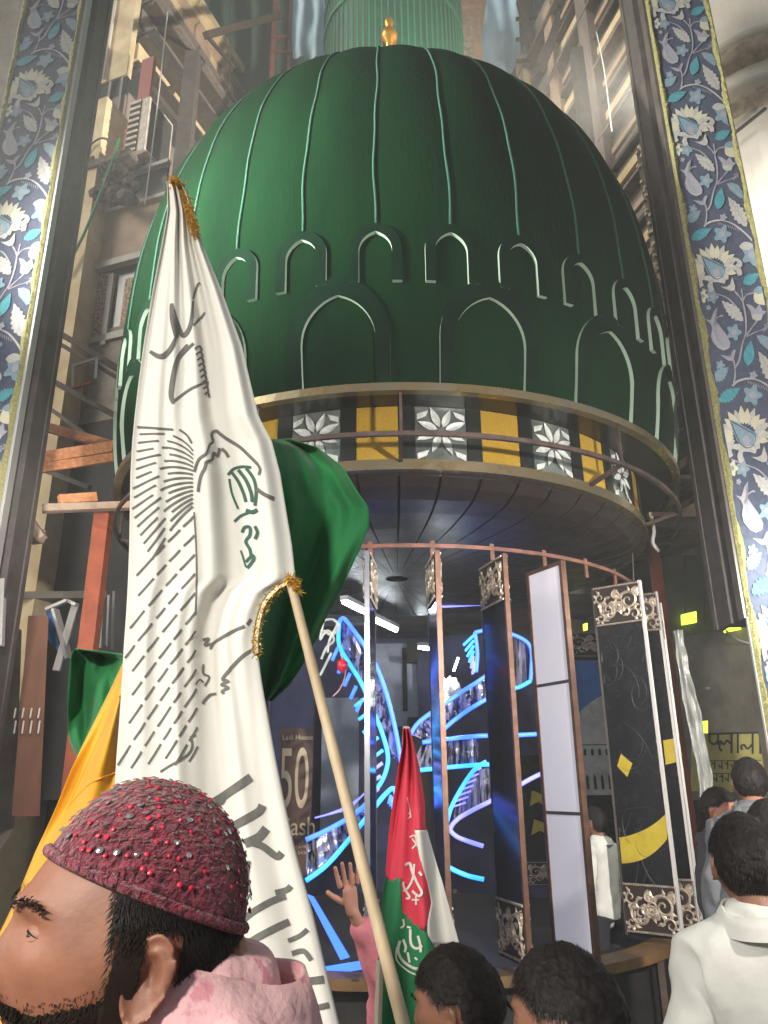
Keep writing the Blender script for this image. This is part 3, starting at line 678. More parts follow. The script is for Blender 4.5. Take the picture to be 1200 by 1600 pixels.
# ---------------------------------------------------------------- gate columns with floral banners
FLOR = {}
def build_motif():
    """floral module drawn on the right banner between y=190 and y=425 px, measured on its plane"""
    sh = []
    PL0 = Vector((0, 5.98, 0)); nn = Vector((0,-1,0))
    K = lambda x, y: (1000+x/5.925, 130+y/5.925)
    def q(x, y, d):
        a, b = K(x, y); p = onplane(a, b, PL0, nn); return (p.x, p.y-d, p.z)
    def poly(m, pts, d): 
        mb = MB(); sh.append((m, mb)); vs = [q(x, y, d) for x, y in pts]; c = tuple(sum(v[i] for v in vs)/len(vs) for i in range(3)); n = len(vs)
        mb.add([c]+vs, [(0, i+1, (i+1) % n+1) for i in range(n)])
    def line(m, pts, w, d):
        L = smooth_line([Vector((x, y, 0)) for x, y in pts], 5); mb = MB(); sh.append((m, mb)); vs = []
        for i, p in enumerate(L):
            t = (L[min(i+1, len(L)-1)]-L[max(i-1, 0)]).normalized(); nx = Vector((-t.y, t.x, 0))*w*(.5+.5*math.sin(PI*min(1, .2+.8*(1-abs(2*i/(len(L)-1)-1)))))/1.2
            vs += [q(p.x+nx.x, p.y+nx.y, d), q(p.x-nx.x, p.y-nx.y, d)]
        mb.add(vs, [(2*i, 2*i+1, 2*i+3, 2*i+2) for i in range(len(L)-1)])
    def leaf(m, base, tip, w, d, teeth=0, bend=0.):
        b = Vector((*base, 0)); t = Vector((*tip, 0)); ax = t-b; nx = Vector((-ax.y, ax.x, 0)).normalized(); pts = []
        N = 14
        for s in (1, -1):
            rng = range(0, N+1) if s == 1 else range(N-1, 0, -1)
            for i in rng:
                tt = i/N; ww = w*math.sin(PI*tt**.8)*(1+(.28 if i % 2 else -.1)*(1 if teeth else 0))
                p = b+ax*tt+nx*(s*ww+bend*math.sin(PI*tt)); pts.append((p.x, p.y))
        poly(m, pts, d)
    # stems
    line('banner_lilac', [(690,660),(712,780),(712,900),(680,1000),(650,1130),(610,1190)], 9, .003)
    line('banner_lilac', [(620,580),(660,620),(690,660)], 9, .003); line('banner_lilac', [(690,660),(720,610),(790,590)], 7, .003)
    line('banner_lilac', [(340,560),(450,595),(560,635),(650,720)], 7, .003); line('banner_lilac', [(715,930),(770,860),(810,815)], 7, .003)
    line('banner_white', [(590,1330),(640,1290),(740,1270),(850,1300),(960,1380),(1060,1480)], 10, .003)
    line('banner_lilac', [(600,1320),(615,1240),(610,1150),(590,1110)], 9, .003); line('banner_lilac', [(680,560),(690,640)], 8, .003)
    line('banner_lilac', [(800,370),(850,420),(890,460)], 7, .003); line('banner_lilac', [(715,940),(790,905),(860,880),(930,830)], 5, .003)
    for k in range(9): line('banner_lilac', [(720+k*22,1285+k*7),(735+k*22,1310+k*8)], 4, .003); 
    for k in range(7): poly('banner_lilac', [(868+k*9+8*math.cos(a), 872-k*6+((-1)**k)*18+8*math.sin(a)) for a in (0,1.2,2.4,3.6,4.8)], .003)
    # big protea
    cx, cy = 450, 400
    for k in range(15):
        a = R(-205+k*15.5) ; r0, r1 = 95, 205+(18 if k % 2 else 0)
        leaf('banner_cream' if k % 3 else 'banner_white', (cx+r0*math.cos(a)*.9, cy+r0*math.sin(a)*.8), (cx+r1*math.cos(a)*.95, cy+r1*math.sin(a)*.92), 26, .004+.0004*(k % 3))
    poly('banner_slate', [(330,290),(390,310),(450,340),(510,370),(555,390),(545,430),(520,480),(470,500),(420,475),(385,430),(360,370)], .006)
    poly('banner_lilac', [(430,420),(470,400),(500,440),(470,470),(440,455)], .007)
    line('banner_navy', [(345,305),(400,330),(470,365),(535,400),(520,460),(470,485),(420,460),(385,400),(350,320)], 5, .0075)
    for pts in ([(545,385),(580,340),(640,330),(668,365),(640,385)], [(550,490),(548,430),(590,400),(650,405),(668,455)], [(430,580),(410,540),(430,500),(490,490),(540,505)], [(340,545),(322,510),(345,480),(400,478),(430,495)]):
        line('banner_white', pts, 27, .0065)
    poly('banner_white', [(500,545),(545,550),(580,530),(600,470),(625,540),(620,575),(590,582),(545,565)], .0068)
    # leaves
    leaf('banner_white', (690,815), (508,655), 42, .004, 1); line('banner_lilac', [(680,805),(600,735),(530,670)], 4, .005)
    leaf('banner_white', (985,1330), (815,1055), 52, .004, 1); line('banner_lilac', [(975,1310),(900,1190),(830,1080)], 5, .005)
    leaf('banner_teal', (695,520), (835,440), 40, .004, 1); leaf('banner_teal', (720,1170), (755,970), 46, .004, 0); leaf('banner_teal', (470,1450), (660,1345), 44, .004, 1)
    leaf('banner_slate', (430,1290), (560,1180), 42, .0035, 1)
    # tulip
    poly('banner_lilac', [(470,705),(450,760),(455,810),(500,870),(550,930),(578,990),(570,1030),(520,1050),(470,1030),(425,980),(412,930),(425,870),(405,830),(360,800),(410,810),(420,790),(440,740)], .004)
    line('banner_lilac', [(440,860),(460,800),(500,775),(520,778)], 8, .004)
    line('banner_slate', [(450,880),(470,950),(520,1010)], 5, .005); line('banner_white', [(430,900),(450,980),(500,1035),(555,1030)], 5, .005)
    poly('banner_lilac', [(490,1085),(540,1095),(585,1110),(600,1045),(625,1042),(610,1090),(600,1130),(560,1130),(520,1105)], .004)
    # bell flowers and small flowers
    poly('banner_lilac', [(715,680),(760,690),(800,720),(830,680),(860,735),(895,740),(860,770),(845,810),(800,815),(765,790),(755,740)], .004); poly('banner_white', [(765,760),(850,765),(845,808),(800,815),(770,800)], .005)
    for (x, y, r, m) in ((610,905,55,'banner_slate'),(770,290,75,'banner_slate'),(430,625,45,'banner_slate'),(760,1400,70,'banner_slate'),(490,1165,34,'banner_slate'),(395,710,18,'banner_lilac'),(345,620,45,'banner_cream'),(770,1245,30,'banner_lilac')):
        poly(m, [(x+r*(1+.25*math.cos(5*a))*math.cos(a), y+r*(1+.25*math.cos(5*a))*math.sin(a)) for a in [2*PI*i/30 for i in range(30)]], .0036)
        poly('banner_lilac' if m == 'banner_slate' else 'banner_slate', [(x+r*.4*math.cos(a), y+r*.4*math.sin(a)) for a in [2*PI*i/10 for i in range(10)]], .0046)
    poly('banner_slate', [(800,930),(850,925),(910,945),(960,1000),(955,1060),(930,1070),(880,1030),(830,990)], .0038); line('banner_lilac', [(815,940),(870,990),(940,1050)], 5, .005); line('banner_lilac', [(830,990),(880,960),(920,965)], 4, .005)
    leaf('banner_cream', (790,590), (890,690), 50, .0037); leaf('banner_slate', (780,580), (900,560), 30, .0039)
    leaf('banner_white', (665,225), (800,215), 34, .0038); 
    return sh
MOT = build_motif()
PER = 1.70
zr0 = onplane(1075, 195, (0,5.98,0), (0,-1,0) and Vector((0,-1,0))).z
BX0 = onplane(1009, 0, (0,5.98,0), Vector((0,-1,0))).x; BX1 = onplane(1106, 0, (0,5.98,0), Vector((0,-1,0))).x
LX0 = onplane(38, 0, (0,5.98,0), Vector((0,-1,0))).x; LX1 = onplane(131, 0, (0,5.98,0), Vector((0,-1,0))).x
_mesh_cache = {}
def gate_column(x0, x1, side, label, blabel, dx, dz, zb=0.):
    w = x1-x0; xc = (x0+x1)/2; ZT = 11.5; zm = (ZT+zb)/2; zh = ZT-zb
    t = thing('gate_column', label, 'gate column', (xc, 6.2, 0), 'tall gate columns either side of the dome')
    MB().box((xc, 6.22, zm), (w-.004, .40, zh)).build('core', 'steel_dark', t)
    if zb: MB().box((xc+.12, 6.25, zb/2), (.10, .30, zb)).build('leg', 'steel_dark', t); MB().box((x0-.008, 6.0, zb/2), (.018, .03, zb)).build('edge_strip', 'fin_edge_white', t)
    xi = x1 if side > 0 else x0     # inner edge, faces the dome
    MB().box((xi+side*.012, 6.04, zm), (.05, .10, zh+.01)).build('front_angle', 'alu' if side > 0 else 'steel_mid', t)
    MB().box((xi+side*.03, 6.30, zm), (.06, .24, zh+.02)).build('inner_sheet', 'steel_dark', t)
    MB().box((xi+side*.036, 6.46, zm), (.075, .07, zh+.03)).build('rear_angle', 'steel_mid', t)
    b = thing('floral_banner', blabel, 'banner', (xc, 5.985, 0), 'navy floral banners on the gate columns')
    MB().box((xc, 6.0, ZT/2), (w, .03, ZT)).build('cloth', 'banner_navy', b)
    NM = {'banner_teal':'teal_leaf','banner_white':'white_leaf','banner_cream':'cream_petal','banner_slate':'slate_flower','banner_lilac':'lilac_stem','banner_navy':'petal_outline'}
    for k in range(-3, 3):
        for i, (m, mb) in enumerate(MOT):
            if i not in _mesh_cache:
                o = MB(); o.v = [(max(BX0+.05, min(BX1-.05, x)), y, z) for x, y, z in mb.v]; o.f = mb.f; o.mi = mb.mi
                _mesh_cache[i] = o.build(NM[m], m)
            c = cp(_mesh_cache[i], b); c.location = Vector((dx, 0, dz + k*PER)) - wloc(b)
    for xe in (x0, x1):
        mb = MB(); n = 360; rg = random.Random(int(xe*100))
        P = [[], [], [], []]
        for i in range(n+1):
            z = ZT*i/n; wv = .036+.012*rg.random()+ (.014*math.sin(z*9.3) )
            s = 1 if xe == x0 else -1
            for q_, (a, d) in enumerate(((-.012, 0), (.012, .016+.012*rg.random()), (wv*.6, .010+.012*rg.random()), (wv, .001))): P[q_].append((xe+s*a, 5.982-d, z))
        mb.grid(P); mb.build('lace_edge', 'lace_gold', b)
    return t
gate_column(LX0, LX1, 1, 'dark steel gate column at left with pale front corner', 'navy floral banner with gold lace edges on the left gate column', LX0-BX0, .57)
gate_column(BX0, BX1, -1, 'dark steel gate column at right beside the white round pillar', 'navy floral banner with gold lace edges on the right gate column', 0., 0., atY(1160, 965, 6.0).z)
for o in _mesh_cache.values(): bpy.data.objects.remove(o)
# ---------------------------------------------------------------- left building, turned about 20 degrees
AL = R(20); e1 = Vector((math.cos(AL), -math.sin(AL), 0)); e2 = Vector((math.sin(AL), math.cos(AL), 0)); ez = Vector((0,0,1))
OL = atY(168, 150, 10.5); OL.z = 0
nF = -e2
def LF(px, py, back=0.):      # pixel on the front plane set back by 'back'
    return onplane(px, py, OL+e2*back, nF)
def lframe(p): d = p-OL; return d.dot(e1), d.dot(e2), p.z
def lbox(m, a0, a1, b0, b1, z0, z1, mi=0):
    P = [OL+e1*a+e2*b+ez*z for z in (z0, z1) for a, b in ((a0,b0),(a1,b0),(a1,b1),(a0,b1))]
    return m.hexa(P, mi)
lb = thing('left_building', 'cream concrete building with shuttered windows rising behind the left gate column', 'building', OL)
def part(name, m, *boxes, par=None):
    mb = MB()
    for b in boxes: lbox(mb, *b)
    return mb.build(name, m, par or lb)
zt = LF(168,150).z
part('pillar', 'cream_wall', (-1.1, 0, 0, .75, 0, zt))
aS = -.25
def fr(x0, y0, x1, y1, back): 
    A = lframe(LF(x0, y0, back)); A2 = lframe(LF(x0, y1, back)); B = lframe(LF(x1, y0-.27*(x1-x0), back)); return A[0], B[0], A2[2], A[2]
part('front_shutter', 'brown_shutter', (-1.3, aS-.02, .70, .80, 0, 14.3))
part('front_lintel', 'dark_void', (-1.3, aS-.02, .70, .80, 14.301, 14.75)); part('front_lintel', 'cream_wall', (-1.3, aS-.02, .66, .80, 14.751, 17.0))
for a in (-.95, -.62, -.34): part('mullion', 'steel_mid', (a-.03, a+.03, .64, .70, zt, 14.7))
part('side_shutter', 'brown_shutter', (aS-.1, aS, .76, 9, 0, 14.4))
for k in range(14): part('shutter_batten', ['grey_wall','window_frame','steel_mid'][k % 3], (aS+.001, aS+.05, 1.0+.42*k, 1.04+.42*k, 6, 14.4))
part('dark_gap', 'dark_void', (aS-.1, aS-.03, .76, 9, 14.401, 14.9))
# white pipes
for x0, x1_ in ((181,174),(190,184)):
    A = LF(x0, -60, .62); B = LF(x1_, 115, .62); B.x, B.y = A.x, A.y
    MB().tube([A, B], .028, 8).build('pipe', 'pipe_white', lb, smooth=True)
# windows and spandrel lower down
wb = .28
def rectf(name, m, x0, y0, x1, y1, back, th=.06, par=None):
    a0, a1, z0, z1 = fr(x0, y0, x1, y1, back); return part(name, m, (a0, a1, back, back+th, z0, z1), par=par)
rectf('dark_window', 'glass_dark', 146, 290, 262, 340, wb+.14)
rectf('spandrel', 'beige_panel', 136, 340, 262, 424, wb+.06, .16)
rectf('sill', 'window_frame', 141, 334, 262, 339, wb-.02, .1); rectf('head_rail', 'window_frame', 145, 284, 262, 289, wb, .1)
rectf('sill', 'window_frame', 124, 418, 262, 427, wb-.04, .12)
rectf('post', 'window_frame', 131, 290, 137, 540, wb-.03, .08)
wn_ = rectf('window', 'glass_dark', 126, 430, 262, 536, wb+.12)
rectf('curtain', 'curtain', 131, 436, 171, 533, wb+.10, .015, par=wn_); rectf('frame', 'window_frame', 170, 428, 178, 536, wb+.05, .06, par=wn_)
rectf('frame', 'window_frame', 126, 428, 132, 540, wb+.05, .06, par=wn_); rectf('frame', 'window_frame', 126, 530, 262, 540, wb+.05, .07, par=wn_)
rectf('curtain', 'curtain', 196, 436, 240, 530, wb+.11, .015, par=wn_)
rectf('lower_wall', 'grey_wall', 60, 540, 262, 700, wb+.10, .2)
rectf('lit_pane', 'cream_wall', 76, 566, 97, 590, wb+.05, .04)
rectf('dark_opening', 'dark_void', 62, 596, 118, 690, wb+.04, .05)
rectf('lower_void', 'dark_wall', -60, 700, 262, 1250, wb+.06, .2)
# broken cement ledge
cem = MB(); rg = random.Random(5)
for k in range(26):
    x = rg.uniform(136, 214); y = rg.uniform(250, 306) + (10 if x > 170 else 0); p = LF(x, y, rg.uniform(.0,.25)); r = rg.uniform(.06,.16)
    cem.lathe([(0,-r),(r*.8,-r*.6),(r,0),(r*.7,r*.6),(0,r*.8)], p, 7)
c0 = cem.build('cement_ledge', 'cement', lb)
a0, a1, z0, z1 = fr(138, 256, 205, 262, .0); part('ledge_slab', 'cement', (a0, a1, -.05, .5, z0-.05, z1))
# air conditioner
pA = LF(214, 200, .15); ac = thing('air_conditioner', 'old white air conditioner box with louvred grille high on the left wall', 'air conditioner', pA)
Aa = lframe(LF(203,160,.1)); Bb = lframe(LF(203,238,.1))
a0 = Aa[0]; zt_, zb_ = Aa[2], Bb[2]
m = MB(); lbox(m, a0, a0+.42, .12, .80, zb_, zt_); m.build('casing', 'ac_white', ac)
for k in range(9):
    z = lerp(zb_+.05, zt_-.05, k/8); m = MB(); lbox(m, a0+.03, a0+.24, .085, .118, z-.016, z+.022); m.build('louvre', 'ac_white', ac)
m = MB(); lbox(m, a0+.02, a0+.25, .105, .121, zb_+.02, zt_-.02); m.build('grille_recess', 'dark_void', ac)
m = MB(); lbox(m, a0+.421, a0+.43, .16, .76, zb_+.05, zt_-.05); m.build('side_panel', 'dark_wall', ac)
rs = LF(222,140,.2); m = MB(); aa = lframe(rs)[0]; lbox(m, aa-.10, aa+.16, .22, .30, zt_+.02, lframe(LF(222,92,.2))[2])
tag(m.build('metal_sheet', 'red_sheet'), 'faded red metal sheet standing on the air conditioner', 'metal sheet')
m = MB(); aa = lframe(LF(196,215,.1))[0]; lbox(m, aa-.05, aa+.05, .12, .3, lframe(LF(196,242,.1))[2], lframe(LF(196,200,.1))[2]); tag(m.build('rusty_bracket', 'red_sheet'), 'rusty red bracket beside the air conditioner grille', 'bracket')
def wire(pts, r, m, label, cat='wire', name='wire'):
    o = MB().tube(smooth_line(pts, 6), r, 6).build(name, m, smooth=True); tag(o, label, cat); return o
wire([LF(186,218,-.1), LF(172,262,-.12), LF(150,320,-.1), LF(128,372,-.1), LF(100,425,-.1)], .026, 'green_wire', 'thick green wire hanging down the cream pillar')
wire([LF(128,246,-.05), LF(140,228,-.05), LF(158,216,-.05), LF(176,222,-.05), LF(186,232,.0)], .018, 'steel_dark', 'dark cable looped round the top of the cream pillar')
wire([atY(262,18,9.2), atY(250,130,9.2), atY(238,230,9.2), atY(229,300,9.2), atY(226,320,9.2)], .011, 'pipe_white', 'pale rope hanging beside the air conditioner', 'rope', 'hanging_rope')
wire([atY(358,0,12.2), atY(359,60,12.2), atY(359,140,12.2)], .015, 'scaffold', 'thin dark rope against the cream upper wall', 'rope', 'hanging_rope')
# upper cream wing receding to the right
wing = thing('building_wing', 'cream upper wing with dark ledges receding behind the dome on the left', 'building', OL+e2*2)
def wpart(name, m, a0, a1, b0, b1, z0, z1): mb = MB(); lbox(mb, a0, a1, b0, b1, z0, z1); return mb.build(name, m, wing)
wpart('wall', 'cream_wall', aS-.5, aS-.1, .82, 14, 14.9, 19.0)
wpart('parapet', 'cream_wall', aS-.5, aS+.05, .82, 14, 19.001, 19.25)
for z, h, d, m in ((14.92,.16,.12,'steel_mid'),(15.12,.06,.30,'scaffold'),(15.35,.42,.02,'cream_wall'),(15.82,.10,.22,'scaffold'),(16.0,.06,.34,'steel_dark'),(16.35,.5,.0,'grey_wall'),(16.72,.10,.28,'scaffold'),(16.9,.12,.36,'brown_shutter'),(17.55,.07,.16,'brown_shutter'),(18.35,.05,.10,'beige_panel')):
    wpart('ledge', m, aS-.09, aS+d, .84, 14, z, z+h)
for k in range(6): wpart('bracket', 'scaffold', aS-.08, aS+.34, 1.6+1.5*k, 1.68+1.5*k, 15.181, 15.34)
for k in range(5): wpart('stain_board', 'beige_panel', aS-.099, aS-.06, 2.2+2.1*k, 3.3+2.1*k, 17.63, 18.34)
# far-left grey wall beside the banner
gw = tag(MB().box((-5.5, 7.4, 8), (2.2, .5, 16)).build('grey_pier', 'grey_wall'), 'grey plastered pier at the left edge behind the floral banner', 'pier')
MB().box((-5.0, 7.1, 8.9), (1.4, .2, .12)).build('moulding', 'brown_shutter', gw)

# ---------------------------------------------------------------- scaffold posts, braces and wooden beams
def post(px, py, Y, z0, z1, w, m, label, group='scaffold posts'):
    p = atY(px, py, Y); t = tag(MB().box((p.x, Y, (z0+z1)/2), (w, w, z1-z0)).build('scaffold_post', m), label, 'scaffold post', group)
    return t
post(305, 60, 10.2, 0, 14, .24, 'steel_mid', 'thick dark scaffold post between the cream wall and the dome, left side')
post(900, 60, 10.2, 0, 14, .24, 'steel_dark', 'thick dark scaffold post against the right facade')
post(427, 80, 12.5, 8, 20, .10, 'scaffold_red', 'reddish scaffold post in front of the dark green netting')
post(452, 80, 12.5, 8, 20, .07, 'scaffold_red', 'thin reddish scaffold post beside the left blue sheet')
def beam(a, b, w, m, label, cat='beam', h=None, name='beam', group=None):
    return tag(MB().bar(a, b, w, h).build(name, m), label, cat, group)
beam(atY(322,55,10.2), atY(438,24,12.4), .12, 'scaffold', 'reddish scaffold tube running from the left post into the green netting', 'scaffold tube', name='scaffold_tube')
beam(atY(426,58,12.45), atY(452,58,12.45), .06, 'scaffold_red', 'upper short rung between the two red posts', 'scaffold rung', name='scaffold_rung')
beam(atY(426,80,12.45), atY(452,82,12.45), .06, 'scaffold_red', 'lower short rung between the two red posts', 'scaffold rung', name='scaffold_rung')
beam(atY(325,58,11), atY(365,105,12.5), .06, 'steel_dark', 'dark diagonal rod across the cream wing', 'rod', name='rod')
beam(atY(884,4,11), atY(846,106,11), .16, 'scaffold', 'diagonal brown brace above the right shoulder of the dome', 'brace', name='brace')
beam(atY(812,0,12), atY(838,110,12), .14, 'scaffold', 'brown scaffold leg right of the right blue sheet', 'brace', name='brace')
beam(atY(836,0,12.4), atY(852,100,12.4), .08, 'steel_dark', 'thin dark leg behind the brown brace at right', 'brace', name='brace')
for k, y in enumerate((30, 62, 96)): beam(atY(806,y,12.1), atY(842,y-3,12.1), .06, 'scaffold', ['topmost','middle','lowest'][k]+' rung of the scaffold right of the right blue sheet', 'scaffold rung', name='scaffold_rung')
wire([atY(932,50,8.6), atY(944,110,8.6), atY(956,205,8.6)], .008, 'pipe_white', 'thin white cord hanging in front of the right facade', 'cord', 'cord')
for k, (a, b, w) in enumerate((((72,508),(205,588),.07),((74,526),(200,600),.05),((72,590),(196,658),.07),((150,560),(200,588),.05),((80,640),(150,690),.05),((70,735),(140,762),.06))):
    beam(atY(*a,9.0), atY(*b,8.7), w, 'scaffold', ['upper of two parallel dark tubes below the left window','lower of two parallel dark tubes below the left window','dark tube slanting down just under the small lit pane','short dark tube beside the dome rim on the left','thin dark tube just above the orange beams','dark tube under the orange beams at left'][k], 'scaffold tube', name='scaffold_tube')
cg = thing('rod_square', 'small square of pale rods fixed on the dark scaffold tubes', 'metal square', atY(132,620,8.8))
for a, b in (((115,572),(152,560)),((152,560),(150,592)),((115,572),(114,606)),((114,606),(142,598))):
    MB().bar(atY(*a,8.75), atY(*b,8.75), .035).build('rod', 'alu' if a != (114,606) else 'red_sheet', cg)
beam(atY(48,718,6.9), atY(232,688,7.9), .07, 'orange_wood', 'upper of two stacked orange wooden beams left of the dome', h=.11)
beam(atY(44,735,6.9), atY(232,706,7.9), .08, 'orange_wood', 'lower of two stacked orange wooden beams left of the dome', h=.09)
beam(atY(60,664,8.6), atY(205,705,8.0), .10, 'orange_wood', 'slanting orange beam meeting the stacked beams', h=.11)
beam(atY(66,795,6.9), atY(230,789,7.2), .09, 'pale_wood', 'long pale plank below the stacked orange beams', 'plank', h=.07, name='plank')
beam(atY(92,781,7.0), atY(150,777,7.2), .08, 'orange_wood', 'short orange block lying on the pale plank', 'wood block', h=.09, name='wood_block')
beam(atY(163,800,7.4), atY(137,1020,7.3), .15, 'orange_paint', 'orange painted post leaning below the pale plank', 'post', name='post')
beam(atY(137,1020,7.3), Vector((atY(137,1020,7.3).x+.05, 7.25, 0)), .148, 'orange_paint', 'lower length of the orange post behind the green flag', 'post', name='post')
beam(atY(8,822,6.6), atY(62,840,7.0), .13, 'pale_wood', 'broken pale wooden end at the left edge', 'plank', name='plank')
beam(atY(45,812,6.8), atY(66,842,6.8), .08, 'pale_wood', 'short upright offcut on the broken pale wood', 'wood block', name='wood_block')
# clutter at lower left
clut = thing('metal_trestle', 'silver folded metal legs leaning in the dark at lower left', 'trestle', atY(95,1060,7.6))
for a, b, w in (((72,952),(105,938),.04),((86,952),(108,1030),.10),((118,945),(88,1048),.07),((105,938),(120,945),.05)):
    MB().bar(atY(*a,7.6), atY(*b,7.55), w, .03).build('leg', 'alu', clut)
MB().plate([atY(x,y,7.7) for x,y in ((72,955),(84,955),(92,1020),(76,1000))], (0,1,0), .02).build('blue_panel', 'sky_print', clut)
bb = thing('brown_cabinet', 'tall brown cabinet with pale vertical handles at lower left', 'cabinet', atY(50,1260,7.2))
A = atY(40,965,7.2); B = atY(78,965,7.2)
MB().hexa([atY(18,1275,7.2), atY(62,1275,7.2), atY(62,1275,7.6), atY(18,1275,7.6), atY(44,962,7.2), atY(76,962,7.2), atY(76,962,7.6), atY(44,962,7.6)]).build('body', 'brown_board', bb)
for k in range(4):
    for (y0, y1) in ((1106,1122),(1126,1146)): MB().bar(atY(25+k*12.5,y0,7.17), atY(22+k*12.5,y1,7.17), .012).build('handle', 'fin_edge_white', bb)
tag(MB().hexa([atY(-40,1400,8.2), atY(24,1290,8.2), atY(24,1290,8.5), atY(-40,1400,8.5), atY(0,960,8.2), atY(34,985,8.2), atY(34,985,8.5), atY(0,960,8.5)]).build('grey_board', 'grey_wall'), 'grey dusty board leaning left of the brown cabinet', 'board')
for k, (x, y0, y1) in enumerate(((170,930,1010),(178,924,1015),(160,935,1012))):
    beam(atY(x,y0,8.4), atY(x-3,y1,8.4), .022, 'alu', ['thin silver rod just right of the orange post','tallest thin silver rod beside the white flag','thin silver rod partly behind the orange post'][k], 'rod', name='rod')
beam(atY(4,905,6.2), atY(0,1010,6.2), .05, 'alu', 'silver rod at the far left edge', 'rod', name='rod')
# threaded rod and hook under the dome rim
wire([atY(196,588,7.9), atY(190,650,7.9), atY(186,705,7.9)], .008, 'alu', 'thin silver hanger rod beside the dome rim on the left', 'rod', 'hanger_rod')

# ---------------------------------------------------------------- far background above the dome
def sheet(name, label, cat, pts, Y, m, fold=.12, nx=26, ny=30, k=1.):
    """pts: top-left, top-right, bottom-right, bottom-left (px)"""
    P = []
    for j in range(ny+1):
        row = []
        for i in range(nx+1):
            a = lerp(pts[0][0], pts[1][0], i/nx), lerp(pts[0][1], pts[1][1], i/nx); b = lerp(pts[3][0], pts[2][0], i/nx), lerp(pts[3][1], pts[2][1], i/nx)
            p = atY(lerp(a[0], b[0], j/ny), lerp(a[1], b[1], j/ny), Y); p.y += fold*(math.sin(i*1.1*k+.5*math.sin(j*.3))+1.2*noise.noise(Vector((i*.35*k, j*.12, Y)))); row.append(p)
        P.append(row)
    return tag(MB().grid(P).build(name, m, smooth=True), label, cat)
sheet('netting', 'dark green scaffold netting hanging at upper left of the dome', 'netting', [(300,-120),(470,-120),(470,220),(300,220)], 14.8, 'green_net')
sheet('netting', 'dark netting behind the blue sheets above the dome', 'netting', [(440,-160),(860,-160),(860,160),(440,160)], 16.5, 'green_net')
sheet('tarpaulin', 'pale blue plastic sheet left of the upper green drum', 'tarpaulin', [(452,-70),(522,-70),(516,90),(457,90)], 13.2, 'blue_tarp', .05, k=.6)
sheet('tarpaulin', 'pale blue plastic sheet right of the cream minaret', 'tarpaulin', [(733,-70),(806,-70),(814,120),(738,120)], 13.4, 'blue_tarp', .05, k=.6)
bd = thing('upper_drum', 'smaller green ribbed drum rising behind the top of the dome', 'dome', (0.2, 12, 14))
cxy = atY(614, 20, 12); zb = atY(614, 62, 12).z-3; zt2 = atY(614, 3, 12).z
MB().lathe([(1.42,0),(1.42,zt2-zb-.9),(1.40,zt2-zb),(1.25,zt2-zb+1.5),(.8,zt2-zb+2.4),(.02,zt2-zb+2.8)], (cxy.x,12,zb), 48).build('drum', 'back_dome', bd, smooth=True)
for k in range(44):
    a = R(-110+k*5); MB().bar((cxy.x+1.43*math.sin(a),12-1.43*math.cos(a),zb), (cxy.x+1.42*math.sin(a),12-1.42*math.cos(a),zt2+.6), .03).build('rib', 'back_dome_trim', bd)
for dz in (-1.35, -.7, .0): MB().lathe([(1.44,dz),(1.47,dz),(1.47,dz+.07),(1.44,dz+.07)], (cxy.x,12,zt2), 48).build('band', 'back_dome_trim', bd)
mn = thing('minaret', 'cream minaret block with carved arch behind the dome', 'minaret', atY(730, 60, 12.9))
q = atY(729, 30, 12.6); zq = atY(729, 14, 12.6).z
MB().box((q.x, 12.9, zq-3), (.62, .6, 6)).build('shaft', 'minaret_cream', mn)
for k, (w, h) in enumerate(((.74,.12),(.86,.14),(.98,.2))): MB().box((q.x, 12.9, zq+.08+k*.17), (w, w, h)).build('cornice', 'minaret_cream', mn)
ap = [(q.x-.16, zq-2.2)]+[(q.x-.16*math.cos(t*PI/8), zq-.62+.32*math.sin(t*PI/8)) for t in range(9)]+[(q.x+.16, zq-2.2)]
MB().plate([(x, 12.595, z) for x, z in ap], (0,-1,0), .03).build('niche', 'beige_panel', mn)
MB().plate([(q.x+(x-q.x)*.7, 12.565, z-.05) for x, z in ap], (0,-1,0), .02).build('niche_panel', 'plaster_band', mn)

# ---------------------------------------------------------------- right facade, receding to the left
AR = R(-14); r1 = Vector((math.cos(AR), -math.sin(AR), 0)); r2 = Vector((math.sin(AR), math.cos(AR), 0))
OR = Vector((4.15, 8.6, 0))
def RP(px, py, out=0.): return onplane(px, py, OR-r1*out, -r1)
def rbox(m, a0, a1, b0, b1, z0, z1):   # a: out of wall (towards street), b: along
    return m.hexa([OR-r1*a+r2*b+ez*z for z in (z0, z1) for a, b in ((a0,b0),(a1,b0),(a1,b1),(a0,b1))])
rb = thing('right_building', 'tan facade with slanting ledges and lattice behind the right gate column', 'building', OR)
def rpart(name, m, *b): mb = MB(); rbox(mb, *b); return mb.build(name, m, rb)
rpart('wall', 'grey_wall', -.4, 0, -1.2, 16, 0, 17)
def rz(px, py): return RP(px, py).z
for k in range(34):
    z = 4.2+.36*k; w = [.10,.05,.16,.07][k % 4]; d = [.05,.12,.07,.2][(k*3) % 4]
    rpart('ledge', ['beige_panel','steel_mid','cream_wall','brown_shutter'][(k*7) % 4], .001, d, -1.1+.3*(k % 3), 3.0+2*(k % 5), z, z+w)
for k in range(7):
    b0 = .1+1.25*k; rpart('pilaster', ['cream_wall','brown_shutter','beige_panel'][k % 3], .002, .14+.05*(k % 2), b0, b0+.32, 3.6, 16.5)
for k in range(8):
    b0 = .5+1.25*(k % 4); z0 = 5.2+2.6*(k//4); rpart('window', 'glass_dark', .003, .03, b0+.1, b0+.65, z0, z0+1.5)
lat = thing('lattice_screen', 'pale pierced lattice strip on the right facade', 'lattice', OR+Vector((-.3,.4,6)))
mb = MB(); rg = random.Random(8)
A0 = RP(985,90,.25); 
